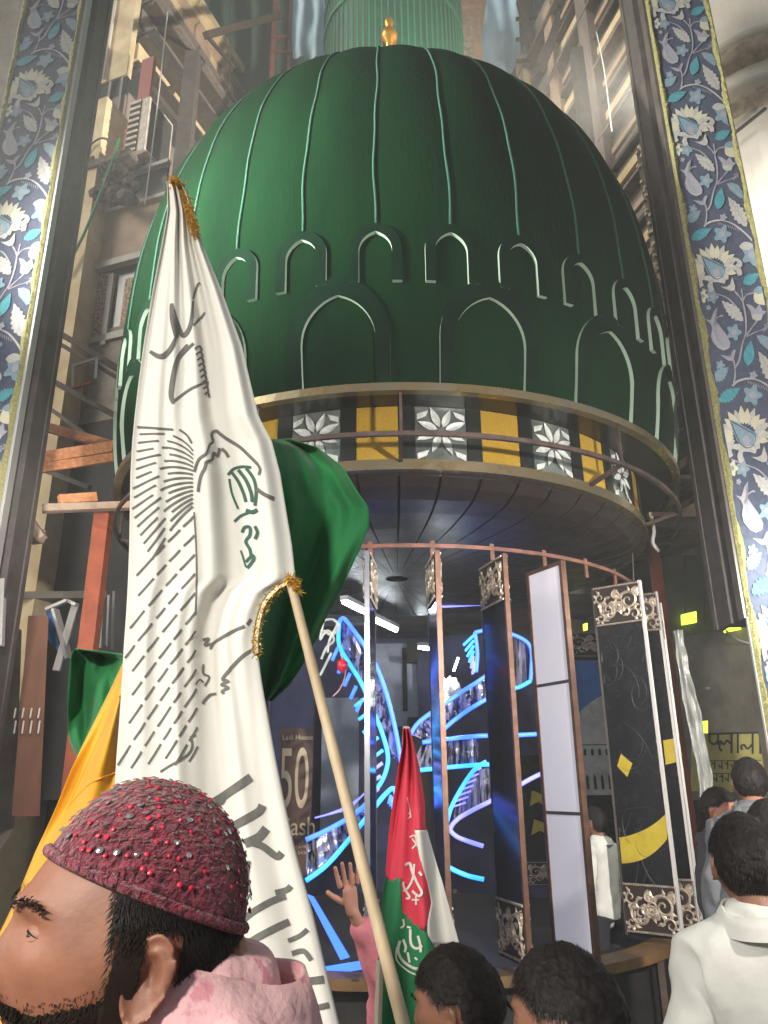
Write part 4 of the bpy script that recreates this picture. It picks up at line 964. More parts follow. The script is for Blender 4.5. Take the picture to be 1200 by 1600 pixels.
for k in range(180):
    b = .05+rg.random()*.42; z = 6.2+rg.random()*4.4; rbox(mb, .22, .26, b, b+.045, z, z+.045)
mb.build('lattice_piece', 'plaster_band', lat, kind='stuff')
mb = MB(); rbox(mb, .2, .215, 0, .52, 6.1, 10.7); mb.build('lattice_back', 'steel_mid', lat)
far = tag(MB().box((4.5, 19, 9), (7, .5, 18)).build('rear_wall', 'cream_wall'), 'cream rear wall far behind the right facade', 'wall')
for k in range(5): MB().box((3.6, 18.7, 11+1.5*k), (5, .2, .35)).build('ledge', 'steel_mid', far)
tag(MB().box((0, 22, 10), (40, .5, 26)).build('rear_wall', 'dark_wall'), 'dark wall closing the lane far behind the dome', 'wall')
# white round pillar
pl_ = thing('round_pillar', 'big white round pillar with ringed mouldings at the right edge', 'pillar', (5.05, 8.0, 0))
pr = [(1.10,4.2),(1.10,6.0),(1.12,7.3)]
zz = [onplane(1160, y, (4.9,7.0,0), Vector((0,-1,0))).z for y in (160,128,92,60)]
MB().lathe([(1.10,3.6),(1.10,zz[0]-.25),(1.12,zz[0]),(1.10,zz[0]+.01),(1.10,14)], (5.05,8,0), 64).build('shaft', 'white_plaster', pl_, smooth=False)
for k, (y, r, h) in enumerate(((zz[0],1.22,.16),(zz[1],1.17,.10),(zz[2],1.24,.22),(zz[3],1.17,.10))):
    MB().lathe([(1.09,-.06),(r,0),(r+.02,h*.5),(r,h),(1.09,h+.05)], (5.05,8,y), 64).build('moulding', 'plaster_band' if k % 2 == 0 else 'white_plaster', pl_, smooth=True)
MB().lathe([(.02,3.58),(1.10,3.6)], (5.05,8,0), 40).build('soffit', 'white_plaster', pl_)
MB().bar((3.98,7.3,8.9), (4.5,6.9,9.15), .03).build('rod', 'steel_mid', pl_)

# ---------------------------------------------------------------- right side shop under the facade
beam(atY(1012,806,7.6), atY(1118,806,7.6), .10, 'pale_wood', 'upper pale beam between the dome rim and the right gate column', h=.05)
beam(atY(1014,820,7.6), atY(1122,822,7.6), .12, 'steel_mid', 'lower grey beam between the dome rim and the right gate column', h=.09)
beam(atY(1058,748,8.0), atY(1112,748,8.0), .10, 'steel_mid', 'short grey beam beside the right end of the dome rim', h=.05)
beam(atY(1022,846,7.8), atY(1110,838,7.8), .09, 'scaffold', 'dark beam sloping under the grey beam at right', h=.06)
beam(atY(1020,850,7.9), Vector((atY(1020,850,7.9).x, 7.9, 0)), .10, 'orange_paint', 'orange painted post behind the right end of the ring', 'post', name='post')
wire([atY(1018,808,7.5), atY(1022,830,7.5), atY(1020,848,7.5), atY(1030,862,7.5)], .02, 'pipe_white', 'white twisted wire end hanging under the right beam')
shop = thing('shop_front', 'dim shop front with a dark canopy under the right facade', 'shop', atY(1150,1300,9.4))
def sw(name, pts, Y, m, th=.08): return MB().plate([atY(x, y, Y) for x, y in pts], (0,1,0), th).build(name, m, shop)
sw('back_wall', [(1010,870),(1320,870),(1320,1480),(1010,1480)], 10.4, 'sheet_grey')
sw('fascia', [(1040,868),(1230,868),(1230,962),(1040,1000)], 9.0, 'canopy_dark')
for k, x in enumerate((1070,1100,1130,1160)): sw('fascia_seam', [(x,868),(x+3,868),(x+5,970),(x+2,975)], 8.98, 'steel_dark', .015)
sw('counter_wall', [(1020,1090),(1320,1060),(1320,1140),(1020,1150)], 10.2, 'canopy_dark')
sw('shutter', [(1104,1045),(1300,1030),(1300,1140),(1104,1145)], 9.8, 'sheet_grey')
sw('lower_wall', [(1010,1250),(1320,1250),(1320,1560),(1010,1560)], 9.9, 'dark_wall')
def lamp(label, pts, Y): tag(MB().plate([atY(x, y, Y) for x, y in pts], (0,1,0), .05).build('lamp', 'lime_lamp'), label, 'lamp', 'yellow green lamps in the shop')
lamp('small lime lamp under the dark canopy', [(1066,960),(1088,955),(1089,972),(1067,976)], 8.9)
lamp('lime lamp strip at the canopy edge nearest the right banner', [(1132,975),(1165,968),(1163,982),(1134,988)], 8.8)
lamp('bright lime lamp just above the Hindi sign', [(1096,1127),(1106,1126),(1106,1157),(1094,1158)], 8.9)
lamp('pale lamp on the grey shutter', [(1112,1084),(1124,1083),(1124,1096),(1112,1097)], 9.6)
lamp('lamp high inside between the white acrylic panel and the black panel', [(912,975),(918,973),(918,984),(913,985)], 9.6)
wire([atY(1134,985,8.7), atY(1150,998,8.7), atY(1172,1006,8.7)], .012, 'pipe_white', 'white cable trailing from the lime lamp strip')
beam(atY(1102,1076,9.5), atY(1134,1073,9.5), .03, 'alu', 'thin silver bracket on the grey shutter', 'bracket', name='bracket')
sg = thing('sign_board', 'olive sign board with dark Hindi lettering', 'sign', atY(1150,1240,8.8))
def sp(x, y, d=0): return atY(x, y, 8.8-d)
MB().plate([sp(x,y) for x,y in ((1082,1146),(1240,1142),(1240,1240),(1082,1236))], (0,1,0), .04).build('board', 'sign_olive', sg)
def stroke(par, pts, w, m, P, name='letter_stroke', k=5):
    L = smooth_line([Vector((x, y, 0)) for x, y in pts], k); vs = []
    for i, p in enumerate(L):
        t = (L[min(i+1, len(L)-1)]-L[max(i-1, 0)]); t = t.normalized() if t.length else Vector((1,0,0)); nx = Vector((-t.y, t.x, 0))*w/2
        vs += [P(p.x+nx.x, p.y+nx.y), P(p.x-nx.x, p.y-nx.y)]
    return MB().add(vs, [(2*i, 2*i+1, 2*i+3, 2*i+2) for i in range(len(L)-1)]).build(name, m, par)
SP = lambda x, y: sp(x, y, .006)
for pts in ([(1106,1147),(1200,1144)], [(1109,1148),(1109,1158),(1116,1163),(1122,1157)], [(1122,1147),(1122,1164)], [(1122,1163),(1126,1158),(1131,1163),(1136,1157),(1141,1162)], [(1126,1160),(1124,1168),(1128,1174)], [(1143,1146),(1143,1177)], [(1153,1146),(1153,1177)],
            [(1160,1172),(1158,1166),(1163,1164),(1168,1170),(1176,1162)], [(1176,1146),(1176,1178)], [(1188,1146),(1188,1178)], [(1090,1150),(1094,1160),(1090,1172)]):
    stroke(sg, pts, 3.2, 'sign_ink', SP)
for y, xs in ((1196, (1100,1108,1117,1128,1137,1148,1162,1172,1182)), (1216, (1106,1120,1129,1138,1147,1156,1170,1180,1190))):
    stroke(sg, [(xs[0]-3,y-7),(xs[-1]+8,y-8)], 1.2, 'sign_ink', SP)
    for i, x in enumerate(xs):
        stroke(sg, [(x,y-7),(x,y+6)], 1.8, 'sign_ink', SP); stroke(sg, [(x-5,y-2),(x-3,y+(3 if i % 2 else -4)),(x,y)], 1.6, 'sign_ink', SP)
# ---------------------------------------------------------------- flags: cloth hung as height fields with folds
class Cloth:
    """rows: (y, xl, xr); depth(px,py) gives the distance of the cloth"""
    def __init__(s, rows, depth): s.ys = [r[0] for r in rows]; s.xl = [r[1] for r in rows]; s.xr = [r[2] for r in rows]; s.depth = depth
    def ext(s, y): return interp(y, s.ys, s.xl), interp(y, s.ys, s.xr)
    def at(s, x, y, off=0.):
        a, b = s.ext(y); u = (x-a)/max(1e-3, b-a); return atY(x, y, s.depth(u, y)-off)
    def mesh(s, name, m, parent, nu=40, nv=110, u0=0., u1=1., y0=None, y1=None):
        y0 = s.ys[0] if y0 is None else y0; y1 = s.ys[-1] if y1 is None else y1; P = []
        for j in range(nv+1):
            y = lerp(y0, y1, j/nv); a, b = s.ext(y); P.append([s.at(lerp(a, b, lerp(u0, u1, i/nu)), y) for i in range(nu+1)])
        o = MB().grid(P).build(name, m, parent, smooth=True)
        sol = o.modifiers.new('cloth_thickness', 'SOLIDIFY'); sol.thickness = .0015; sol.offset = 1; return o
def tinsel_mb(pts, rad, n, ln, seed=1, w=.0025):
    rg = random.Random(seed); L = smooth_line(pts, 8); m = MB()
    for k in range(n):
        p = L[rg.randrange(len(L))] + Vector((rg.gauss(0,rad*.4), rg.gauss(0,rad*.4), rg.gauss(0,rad*.4)))
        d = Vector((rg.gauss(0,1), rg.gauss(0,1), rg.gauss(0,1))).normalized(); e = d.orthogonal().normalized()*w; q = p+d*ln*rg.uniform(.5,1.2)
        b = d.cross(e).normalized()*ln*.25*rg.uniform(-1,1); mid = (p+q)/2+b
        m.add([p-e, p+e, mid+e, mid-e, q+e*.5, q-e*.5], [(0,1,2,3),(3,2,4,5)])
    return m
# big white flag
rows = [(283,261,279),(295,262,291),(330,263,303),(380,254,316),(450,240,345),(540,225,378),(600,217,392),(650,211,404),(690,207,425),(740,204,438),(790,203,446),(850,202,456),(905,200,462),(925,199,425),(960,197,409),(1000,194,400),(1070,190,410),(1130,186,421),(1180,182,430),(1250,178,444),(1330,170,462),(1430,168,490),(1520,170,511),(1640,172,540)]
def wd(u, y):
    t = (y-283)/1300
    return 1.50 + .017*math.sin(u*10.5+1.1*t+.4)*min(1,t*3+.15) + .011*math.sin(u*19+4*t) + .005*math.sin(u*33-3*t+1) + .045*(u-.5)**2 + .02*math.sin(3*t+u*2) + .002*math.sin(u*52+6*t)
WF = Cloth(rows, wd)
wf = thing('white_flag', 'large white flag with grey lettering and drawn rays hanging in front of the dome', 'flag', atY(300, 1600, 1.55))
WF.mesh('flag_cloth', 'flag_white', wf, 70, 160)
MB().tube([atY(270, 288, 1.53), atY(288, 900, 1.58), atY(300, 1640, 1.60)], .011, 8).build('pole', 'bamboo', wf)
def WP(x, y): return WF.at(x, y, .0022)
INK = MB(); INKG = MB()
def ws(pts, w, mb=None, k=7, tap=False):
    mb = INK if mb is None else mb
    L = smooth_line([Vector((x, y, 0)) for x, y in pts], k); vs = []; n = len(L)
    # resample so that the ribbon follows the folds
    M2 = []
    for i in range(n-1):
        d = (L[i+1]-L[i]).length; s = max(1, int(d/4)); M2 += [L[i].lerp(L[i+1], q/s) for q in range(s)]
    M2.append(L[-1]); L = M2; n = len(L)
    for i, p in enumerate(L):
        t = L[min(i+1, n-1)]-L[max(i-1, 0)]; t = t.normalized() if t.length else Vector((1,0,0)); f = 1 if not tap else (.45+.55*math.sin(PI*min(1, .1+.9*i/n)))
        nx = Vector((-t.y, t.x, 0))*w/2*f; vs += [WP(p.x+nx.x, p.y+nx.y), WP(p.x, p.y), WP(p.x-nx.x, p.y-nx.y)]
    mb.add(vs, [(3*i+q, 3*i+1+q, 3*i+4+q, 3*i+3+q) for i in range(n-1) for q in (0, 1)])
ws([(234,549),(250,557),(264,548),(276,525)], 8, tap=True); ws([(276,528),(270,500),(268,474)], 9, tap=True); ws([(268,474),(277,505),(286,524),(297,508),(302,470)], 7, tap=True); ws([(302,468),(308,446),(313,442)], 3)
ws([(270,630),(267,612),(276,565),(293,538)], 8, tap=True); ws([(272,626),(300,606),(326,597)], 3.5); ws([(277,562),(290,548),(302,536)], 4)
for k in range(9): ws([(304+k*2.0,545+k*9),(312+k*1.6,541+k*9),(316+k*1.4,549+k*9)], 3.2)
for k in range(3): ws([(302+k*6,508-k*6),(312+k*4,500-k*6)], 3)
# rays drawn as dashes
rg = random.Random(4)
def ray_dash(x0, y0, ang0, ang1, L, w):
    x, y = x0, y0; s = 0; on = True; seg = []
    while s < L:
        t = s/L; a = R(lerp(ang0, ang1, t)); a_, b_ = WF.ext(y)
        if x < a_+3 or y > 1190: break
        st = (rg.uniform(20,38) if on else rg.uniform(6,10)); st = min(st, L-s); x2, y2 = x-st*math.cos(a), y+st*math.sin(a)
        a2, _ = WF.ext(y2)
        if on and x2 > a2+2: ws([(x, y), ((x+x2)/2+.5, (y+y2)/2), (x2, y2)], w, k=3)
        x, y = x2, y2; s += st; on = not on
ws([(270,671),(245,669),(214,667)], 3.2); ws([(299,692),(292,680),(280,671)], 3.2)
for k in range(15):
    t = k/14; y0 = 704+k*6.2; x0 = 301
    n_ = 16; x, y = x0, y0; pts = [(x, y)]
    for i in range(n_):
        a_ = R(lerp(lerp(-52, 40, t), lerp(2, 58, t), min(1, i/9))); x -= 6.6*math.cos(a_); y += 6.6*math.sin(a_); pts.append((x, y))
    cut = 7 + k % 3
    pts = [p for p in pts if p[0] > WF.ext(p[1])[0]+3]
    ws(pts[:cut], lerp(2.6,3.4,t), k=2); ws(pts[cut+1:], lerp(2.6,3.0,t), k=2) if len(pts) > cut+3 else None
for k in range(13): ray_dash(303+k*.5, 806+k*30, lerp(44, 60, k/12), lerp(60, 66, k/12), 430, 3.1)
# drawn mountain, crest and script
ws([(303,737),(310,718),(322,708),(328,695),(333,690),(331,678),(337,672)], 4); ws([(337,672),(352,684),(374,698),(390,713),(402,725)], 5); ws([(402,725),(406,733),(404,742)], 4)
ws([(309,768),(313,745),(320,730),(322,722),(332,718),(334,708),(340,712),(343,700)], 4.5); ws([(346,701),(352,706),(357,714)], 5)
ws([(303,800),(306,850),(307,900),(305,960)], 2.4)
G = INKG
ws([(356,742),(364,733),(378,729),(392,730)], 4, G); ws([(362,738),(372,752),(380,770),(384,784)], 5, G); ws([(372,734),(384,750),(392,770),(394,784)], 5.5, G); ws([(384,731),(396,748),(400,768),(398,790)], 5, G); ws([(358,748),(362,770),(372,795)], 3.5, G)
ws([(400,763),(412,772),(428,779)], 6); ws([(384,797),(394,800),(402,796)], 6, G); ws([(366,815),(376,806),(388,801)], 4, G); ws([(378,832),(382,824),(390,824),(390,836),(384,846),(390,858),(392,868)], 5, G); ws([(398,822),(402,832),(398,842)], 5, G)
ws([(376,860),(380,872),(384,886)], 3, G); ws([(384,878),(394,868),(396,874),(386,888)], 5, G)
ws([(392,967),(386,976)], 4.5); ws([(382,978),(360,988),(340,1000),(330,1008)], 4.5); ws([(317,1000),(326,998),(320,1008),(332,1006),(328,1014)], 4)
ws([(397,1014),(380,1024),(366,1038),(352,1054),(347,1062)], 5); ws([(346,1062),(356,1064),(346,1070),(356,1074),(347,1080),(350,1084)], 4.5)
ws([(318,1038),(318,1052),(327,1058),(320,1072)], 3); ws([(338,1084),(328,1086),(320,1094),(317,1100)], 4); ws([(306,1070),(312,1062),(318,1066)], 2.5)
ws([(298,1150),(300,1166),(294,1178),(280,1188),(266,1196),(250,1206)], 3.4); ws([(298,1152),(306,1148)], 3)
for pts, w in (([(330,1256),(352,1242),(372,1228),(392,1214)], 13), ([(334,1260),(348,1252),(346,1244)], 7), ([(356,1296),(380,1282),(404,1268),(410,1258)], 13), ([(382,1318),(404,1308),(416,1294)], 14), ([(386,1314),(410,1322),(432,1338),(440,1332)], 11), ([(389,1345),(386,1372),(390,1394)], 5),
               ([(372,1444),(396,1424),(424,1408),(446,1400)], 10), ([(374,1484),(400,1466),(430,1450),(452,1440)], 11), ([(430,1395),(448,1390),(454,1384)], 9), ([(400,1520),(420,1512),(436,1516),(434,1530),(412,1548),(404,1552)], 10),
               ([(456,1490),(474,1486),(486,1500)], 8), ([(440,1530),(470,1534),(506,1530)], 12), ([(410,1552),(426,1536),(440,1520)], 9), ([(470,1582),(490,1576),(514,1570)], 9), ([(450,1470),(468,1462),(480,1452)], 7), ([(380,1570),(398,1560),(420,1562)], 8), ([(340,1300),(352,1310)], 6)):
    ws(pts, w)
INK.build('printed_drawing', 'flag_ink', wf); INKG.build('green_inscription', 'flag_ink_green', wf)
tinsel_mb([WF.at(272,284,.005), WF.at(284,300,.006), WF.at(297,330,.006), WF.at(306,365,.006)], .010, 700, .017, 1, .0014).build('gold_tinsel', 'tinsel', wf, kind='stuff')
# dark green flag tied to the bamboo pole, flying out behind the white one
def gd(u, y): return 1.66 + .05*math.sin(u*4.2+y*.006) + .025*math.sin(u*9+y*.011) + .012*math.sin(u*17-y*.017) + .006*math.sin(u*31+y*.03+2*math.sin(y*.01)) + .10*u
GF = Cloth([(686,405,452),(700,400,497),(730,400,535),(770,402,560),(792,405,576),(820,405,577),(850,405,566),(880,404,552),(920,404,534),(960,404,512),(1000,402,494),(1040,402,472),(1070,404,452),(1095,408,424)], gd)
gf = thing('green_flag', 'dark green flag with gold fringe tied to the bamboo pole', 'flag', atY(470, 1000, 1.7))
GF.mesh('flag_cloth', 'flag_green', gf, 40, 60)
fr_ = smooth_line([atY(x, y, 1.44) for x, y in ((462,908),(448,913),(430,924),(415,942),(406,968),(401,1000),(402,1022))], 8)
MB().tube(fr_, .0075, 7).build('fringe_cord', 'trim_brass', gf)
tinsel_mb(fr_, .007, 900, .010, 5, .0011).build('gold_fringe', 'tinsel', gf, kind='stuff')
bpole = thing('bamboo_pole', 'long pale bamboo flag pole slanting across the picture with gold tinsel at its tip', 'flag pole', atY(636, 1600, 1.30))
a = atY(455, 912, 1.42); b = atY(640, 1640, 1.22); L = [a.lerp(b, i/40) for i in range(41)]
MB().tube(L, [.0088+(.0004 if i % 9 == 0 else 0)+.0010*i/40 for i in range(41)], 12).build('cane', 'bamboo', bpole, smooth=True)
tinsel_mb([atY(452,905,1.41), atY(460,912,1.41), atY(466,922,1.41)], .008, 300, .013, 9, .0012).build('gold_tinsel', 'tinsel', bpole, kind='stuff')
# bright green flag left of the white flag, yellow flag below it
def g2d(u, y): return 2.1 + .06*math.sin(u*5+y*.012)+.02*math.sin(u*12-y*.03)+.008*math.sin(u*25+y*.05)+.05*u
G2 = Cloth([(1014,116,122),(1019,112,170),(1024,111,206),(1040,109,206),(1080,106,204),(1110,105,200),(1140,106,196),(1160,110,190),(1172,114,184),(1200,130,176)], g2d)
g2 = thing('green_flag', 'bright green flag showing left of the white flag above the yellow one', 'flag', atY(150, 1160, 2.1)); G2.mesh('flag_cloth', 'flag_green', g2, 24, 24)
def yd(u, y): return 1.75 + .05*math.cos(u*5.5)+.02*math.sin(u*13+y*.02)-.03*u
YF = Cloth([(1035,193,199),(1080,172,200),(1140,142,200),(1200,112,205),(1260,88,215),(1330,56,230),(1400,28,240),(1450,4,240),(1520,-30,240),(1640,-60,240)], yd)
yf = thing('yellow_flag', 'golden yellow satin flag hanging diagonally behind the man in the maroon cap', 'flag', atY(100, 1400, 1.75)); YF.mesh('flag_cloth', 'flag_yellow', yf, 40, 70)
for pts in ([(196,1070),(150,1165),(105,1265)], [(184,1206),(140,1225),(106,1262)]):
    L = smooth_line([Vector((x, y, 0)) for x, y in pts], 8); MB().tube([YF.at(p.x, p.y, .004) for p in L], .0022, 5).build('seam', 'flag_yellow', yf)
# red, green and white flag in the middle
def rd(u, y): return 2.0 + .028*math.sin(u*6.5+.8)*min(1,(y-1140)/160) + .02*math.sin(u*14+y*.01)
RF = Cloth([(1138,630,640),(1160,630,646),(1200,623,655),(1250,615,664),(1300,609,672),(1350,604,684),(1400,598,692),(1450,594,704),(1500,590,716),(1560,586,726),(1650,580,745)], rd)
rf = thing('red_flag', 'furled red and green flag with white script and a white border strip', 'flag', atY(650, 1600, 2.0))
def zone(name, m, poly, n=12):
    """poly: list of (y, xl, xr)"""
    P = []; ys = [p[0] for p in poly]; N = 40
    for j in range(N+1):
        y = lerp(ys[0], ys[-1], j/N); a = interp(y, ys, [p[1] for p in poly]); b = interp(y, ys, [p[2] for p in poly]); P.append([RF.at(lerp(a, b, i/n), y) for i in range(n+1)])
    o = MB().grid(P).build(name, m, rf, smooth=True); so = o.modifiers.new('cloth_thickness', 'SOLIDIFY'); so.thickness = .0015; so.offset = 1; return o
zone('red_field', 'flag_red', [(1138,630,641),(1160,630,646),(1200,623,656),(1250,615,664),(1297,609,664),(1350,604,668),(1372,602,672),(1385,625,678),(1420,626,675),(1440,640,668),(1454,660,663)])
zone('green_field', 'flag_green2', [(1372,602,626),(1384,600,627),(1420,597,629),(1438,596,642),(1456,595,664),(1475,593,676),(1520,589,700),(1580,586,690),(1650,580,680)])
zone('white_field', 'flag_white', [(1297,648,664),(1340,656,676),(1380,668,690),(1410,674,700),(1440,668,708),(1460,668,714),(1475,676,717)])
zone('white_border', 'flag_white', [(1296,664,666),(1330,666,676),(1380,676,692),(1430,692,705),(1475,704,718),(1560,716,730)])
zone('red_edge', 'flag_red', [(1175,646,648),(1220,650,658),(1260,656,663),(1297,650,665)], 5)
def rs_(pts, w): 
    stroke(rf, pts, w, 'flag_white', lambda x, y: RF.at(x, y, .004), 'script_stroke', 6)
for pts, w in (([(636,1246),(640,1262),(642,1278)], 2.2), ([(637,1270),(642,1274),(637,1280)], 2), ([(640,1308),(648,1306),(650,1318),(644,1326)], 2.4), ([(644,1310),(652,1322)], 2),
    ([(633,1352),(640,1349),(644,1362),(652,1380),(659,1394),(654,1400),(644,1392)], 4), ([(647,1350),(645,1372),(637,1388),(630,1392)], 3.6), ([(655,1362),(659,1368)], 4), ([(630,1378),(632,1388),(640,1402),(634,1404)], 3.4), ([(650,1400),(650,1414)], 3), ([(643,1406),(655,1406)], 2.6),
    ([(630,1436),(631,1446),(626,1450)], 3), ([(636,1448),(642,1450)], 3), ([(625,1470),(622,1486),(630,1502),(645,1512),(655,1514)], 4.4), ([(630,1468),(634,1480),(632,1488)], 4), ([(641,1452),(642,1474),(650,1482),(660,1478)], 4), ([(653,1462),(657,1478),(657,1488)], 4), ([(637,1488),(640,1504)], 3.6), ([(648,1496),(652,1500)], 3.4), ([(620,1480),(620,1500),(636,1516),(652,1524)], 2.6)):
    rs_(pts, w)
MB().tube([atY(635, 1136, 2.03), atY(622, 1400, 2.16), atY(606, 1640, 2.20)], .009, 8).build('pole', 'pole_white', rf)
tag(MB().tube([atY(594, 1500, 1.9), atY(589, 1640, 1.88)], .008, 8).build('white_stick', 'pole_white'), 'short white stick beside the bottom of the red flag', 'stick')

# ---------------------------------------------------------------- people
def g(x, c, s): return math.exp(-((x-c)/s)**2)
def head_pt(lam, be, full=True):
    """x right, y forward, z up; chin -.117, crown .118"""
    cb = math.cos(be); d = Vector((cb*math.sin(lam), cb*math.cos(lam), math.sin(be)))
    x, y, z = d.x*.077, d.y*(.093 if d.y > 0 else .103), d.z*(.118 if d.z > 0 else .120)
    if z < 0:
        t = -z/.12; x *= 1-.22*t**1.4
        if y < 0: y *= 1-.45*t**1.2
        else: y *= 1+.06*t
    if y > 0 and z > -.1: y *= 1+.05*(1-abs(d.x))
    # square the skull a little
    x *= 1+.06*g(z,.01,.06); y *= 1+.03*g(z,.03,.06)
    fr = max(0, d.y)
    if full and fr > 0:
        ax = abs(x); o = 0
        nz = 0.
        if -.052 < z < .018: 
            tz = (.018-z)/.070; nz = .030*tz**1.25 if tz < .72 else .030*.66*max(0, (1-tz)/.28)**.6
        o += nz*g(x,0,.0125+.004*max(0, -z/.05))
        o += .006*g(z,.026,.009)*math.exp(-(x/.048)**4)
        o -= .011*g(ax,.030,.013)*g(z,.007,.010); o -= .004*g(ax,.045,.012)*g(z,.008,.012)
        o += .0055*g(ax,.030,.010)*g(z,.004,.0065)
        o += .005*g(ax,.046,.016)*g(z,-.022,.014)
        o += .0055*g(x,0,.024)*(g(z,-.066,.005)+1.1*g(z,-.077,.006)) - .002*g(x,0,.024)*g(z,-.0715,.003)
        o += .009*g(x,0,.024)*g(z,-.106,.016) - .003*g(x,0,.03)*g(z,-.09,.008)
        o -= .004*g(ax,.052,.016)*g(z,-.055,.022)
        y += o*fr; x *= 1+.10*o/.01*0
    o2 = -.004*g(z,.02,.03)*g(d.y,.45,.22)      # temples
    x += math.copysign(abs(o2), -x) if abs(x) > .01 else 0
    return Vector((x, y, z))
def head_mb(nl=120, nb=90):
    rows = [[head_pt(2*PI*i/nl, lerp(-PI/2+.001, PI/2-.001, j/nb)) for i in range(nl+1)] for j in range(nb+1)]
    m = MB(); m.lathe([(0,0)], n=3) if 0 else None
    vs = [p for r_ in rows for p in r_[:-1]]
    m.add(vs, [(j*nl+i, j*nl+(i+1) % nl, (j+1)*nl+(i+1) % nl, (j+1)*nl+i) for j in range(nb) for i in range(nl)]); return m
def ear_mb(side, sc=1.):
    m = MB(); NR_, NA = 14, 36; rows = []
    for j in range(NR_+1):
        r = j/NR_; row = []
        for i in range(NA):
            a = 2*PI*i/NA; ca, sa_ = math.cos(a), math.sin(a)
            hw = .0195*(1-.28*max(0, -sa_)); hh = .033 if sa_ > 0 else .034
            yy = ca*hw*r*(1 if ca < 0 else .92); zz_ = sa_*hh*r
            h = .010 - .013*g(r,.0,.40)*(1 if sa_ > -.55 else .25) + .006*g(r,.62,.12)*(1 if ca < .3 else .3)*(1 if sa_ > -.5 else 0) - .004*g(r,.78,.07)*(1 if sa_ > -.4 else .2) + .006*g(r,.93,.09)
            h += .010*(-ca)*r*.7     # rear edge flares out
            row.append(Vector((side*(h), yy - .012*(zz_/.033)*.35, zz_)))
        rows.append(row)
    # back surface
    for j in range(NR_, 6, -3):
        r = j/NR_*.93; rows.append([Vector((side*(rows[j][i].x/side-.007 - .010*(1-r)), rows[j][i].y*.93, rows[j][i].z*.93)) for i in range(NA)])
    vs = [p*sc for r_ in rows for p in r_]; k = len(rows)
    m.add(vs, [(j*NA+i, j*NA+(i+1) % NA, (j+1)*NA+(i+1) % NA, (j+1)*NA+i) for j in range(k-1) for i in range(NA)])
    m.add([rows[0][i]*sc for i in range(NA)], [tuple(range(NA))]); m.add([rows[-1][i]*sc for i in range(NA)], [tuple(range(NA))])
    m.v = [(side*.0755+p[0], p[1]-.010, p[2]-.012) for p in m.v]; return m
def skin_mesh(nodes, edges, sub=2, root=0):
    me = bpy.data.meshes.new('tmp'); me.from_pydata([n[0] for n in nodes], edges, []); o = bpy.data.objects.new('tmp', me); COL.objects.link(o)
    sk = o.modifiers.new('s', 'SKIN'); sk.use_smooth_shade = True
    for i, n in enumerate(nodes):
        v = me.skin_vertices[0].data[i]; r = n[1]; v.radius = (r, r) if not isinstance(r, tuple) else r; v.use_root = (i == root)
    ss = o.modifiers.new('u', 'SUBSURF'); ss.levels = sub; ss.render_levels = sub
    bpy.context.view_layer.update(); ev = o.evaluated_get(bpy.context.evaluated_depsgraph_get()); r = bpy.data.meshes.new_from_object(ev)
    vs = [v.co.copy() for v in r.vertices]; fs = [tuple(p.vertices) for p in r.polygons]
    bpy.data.objects.remove(o); bpy.data.meshes.remove(r); bpy.data.meshes.remove(me); return vs, fs
def remesh(o, vox, smooth_it=2):
    r = o.modifiers.new('r', 'REMESH'); r.mode = 'VOXEL'; r.voxel_size = vox; r.use_smooth_shade = True
    if smooth_it: s = o.modifiers.new('sm', 'SMOOTH'); s.iterations = smooth_it; s.factor = .5
    bpy.context.view_layer.update(); ev = o.evaluated_get(bpy.context.evaluated_depsgraph_get()); me = bpy.data.meshes.new_from_object(ev)
    old = o.data; mats = [m for m in old.materials]; o.modifiers.clear(); o.data = me; me.materials.clear()
    for m in mats: me.materials.append(m)
    me.polygons.foreach_set('use_smooth', [True]*len(me.polygons)); bpy.data.meshes.remove(old)
def hand_nodes(wrist, dirv, palm_n, side, sc=1., spread=.16, curl=.05):
    """relaxed or open hand: palm + 4 fingers + thumb, rooted in the wrist"""
    d = Vector(dirv).normalized(); n = Vector(palm_n); n = (n-d*n.dot(d)).normalized(); s = d.cross(n)*side
    w = Vector(wrist); N = [(w-d*.03*sc, (.020*sc,.024*sc)), (w+d*.030*sc, (.014*sc,.034*sc)), (w+d*.078*sc, (.012*sc,.036*sc))]; E = [(0,1),(1,2)]
    chains = []
    for k, (off, ln) in enumerate(((.031,.070),(.011,.078),(-.010,.072),(-.030,.058))):
        a = spread*(1.5-k)/1.5; fd = (d*math.cos(a)+s*math.sin(a)).normalized(); b = w+d*(.070)*sc+s*off*sc; c = []
        for i, t in enumerate((0,.28,.55,.8,1.0)):
            c.append((b+(fd*math.cos(curl*i*.7)+n*math.sin(curl*i*.7))*ln*t*sc*1.15+n*.0, (.0098-.0022*t)*sc))
        chains.append(c)
    b = w+d*.022*sc+s*.022*sc; td = (d*.62+s*.78).normalized()
    chains.append([(b, .014*sc), (b+td*.028*sc, .0125*sc), (b+td*.052*sc, .0105*sc), (b+td*.075*sc+d*.006*sc, .0085*sc)])
    return N, E, chains
def xf(vs, Mx): return [Mx @ Vector(v) for v in vs]
HEAD_D = None
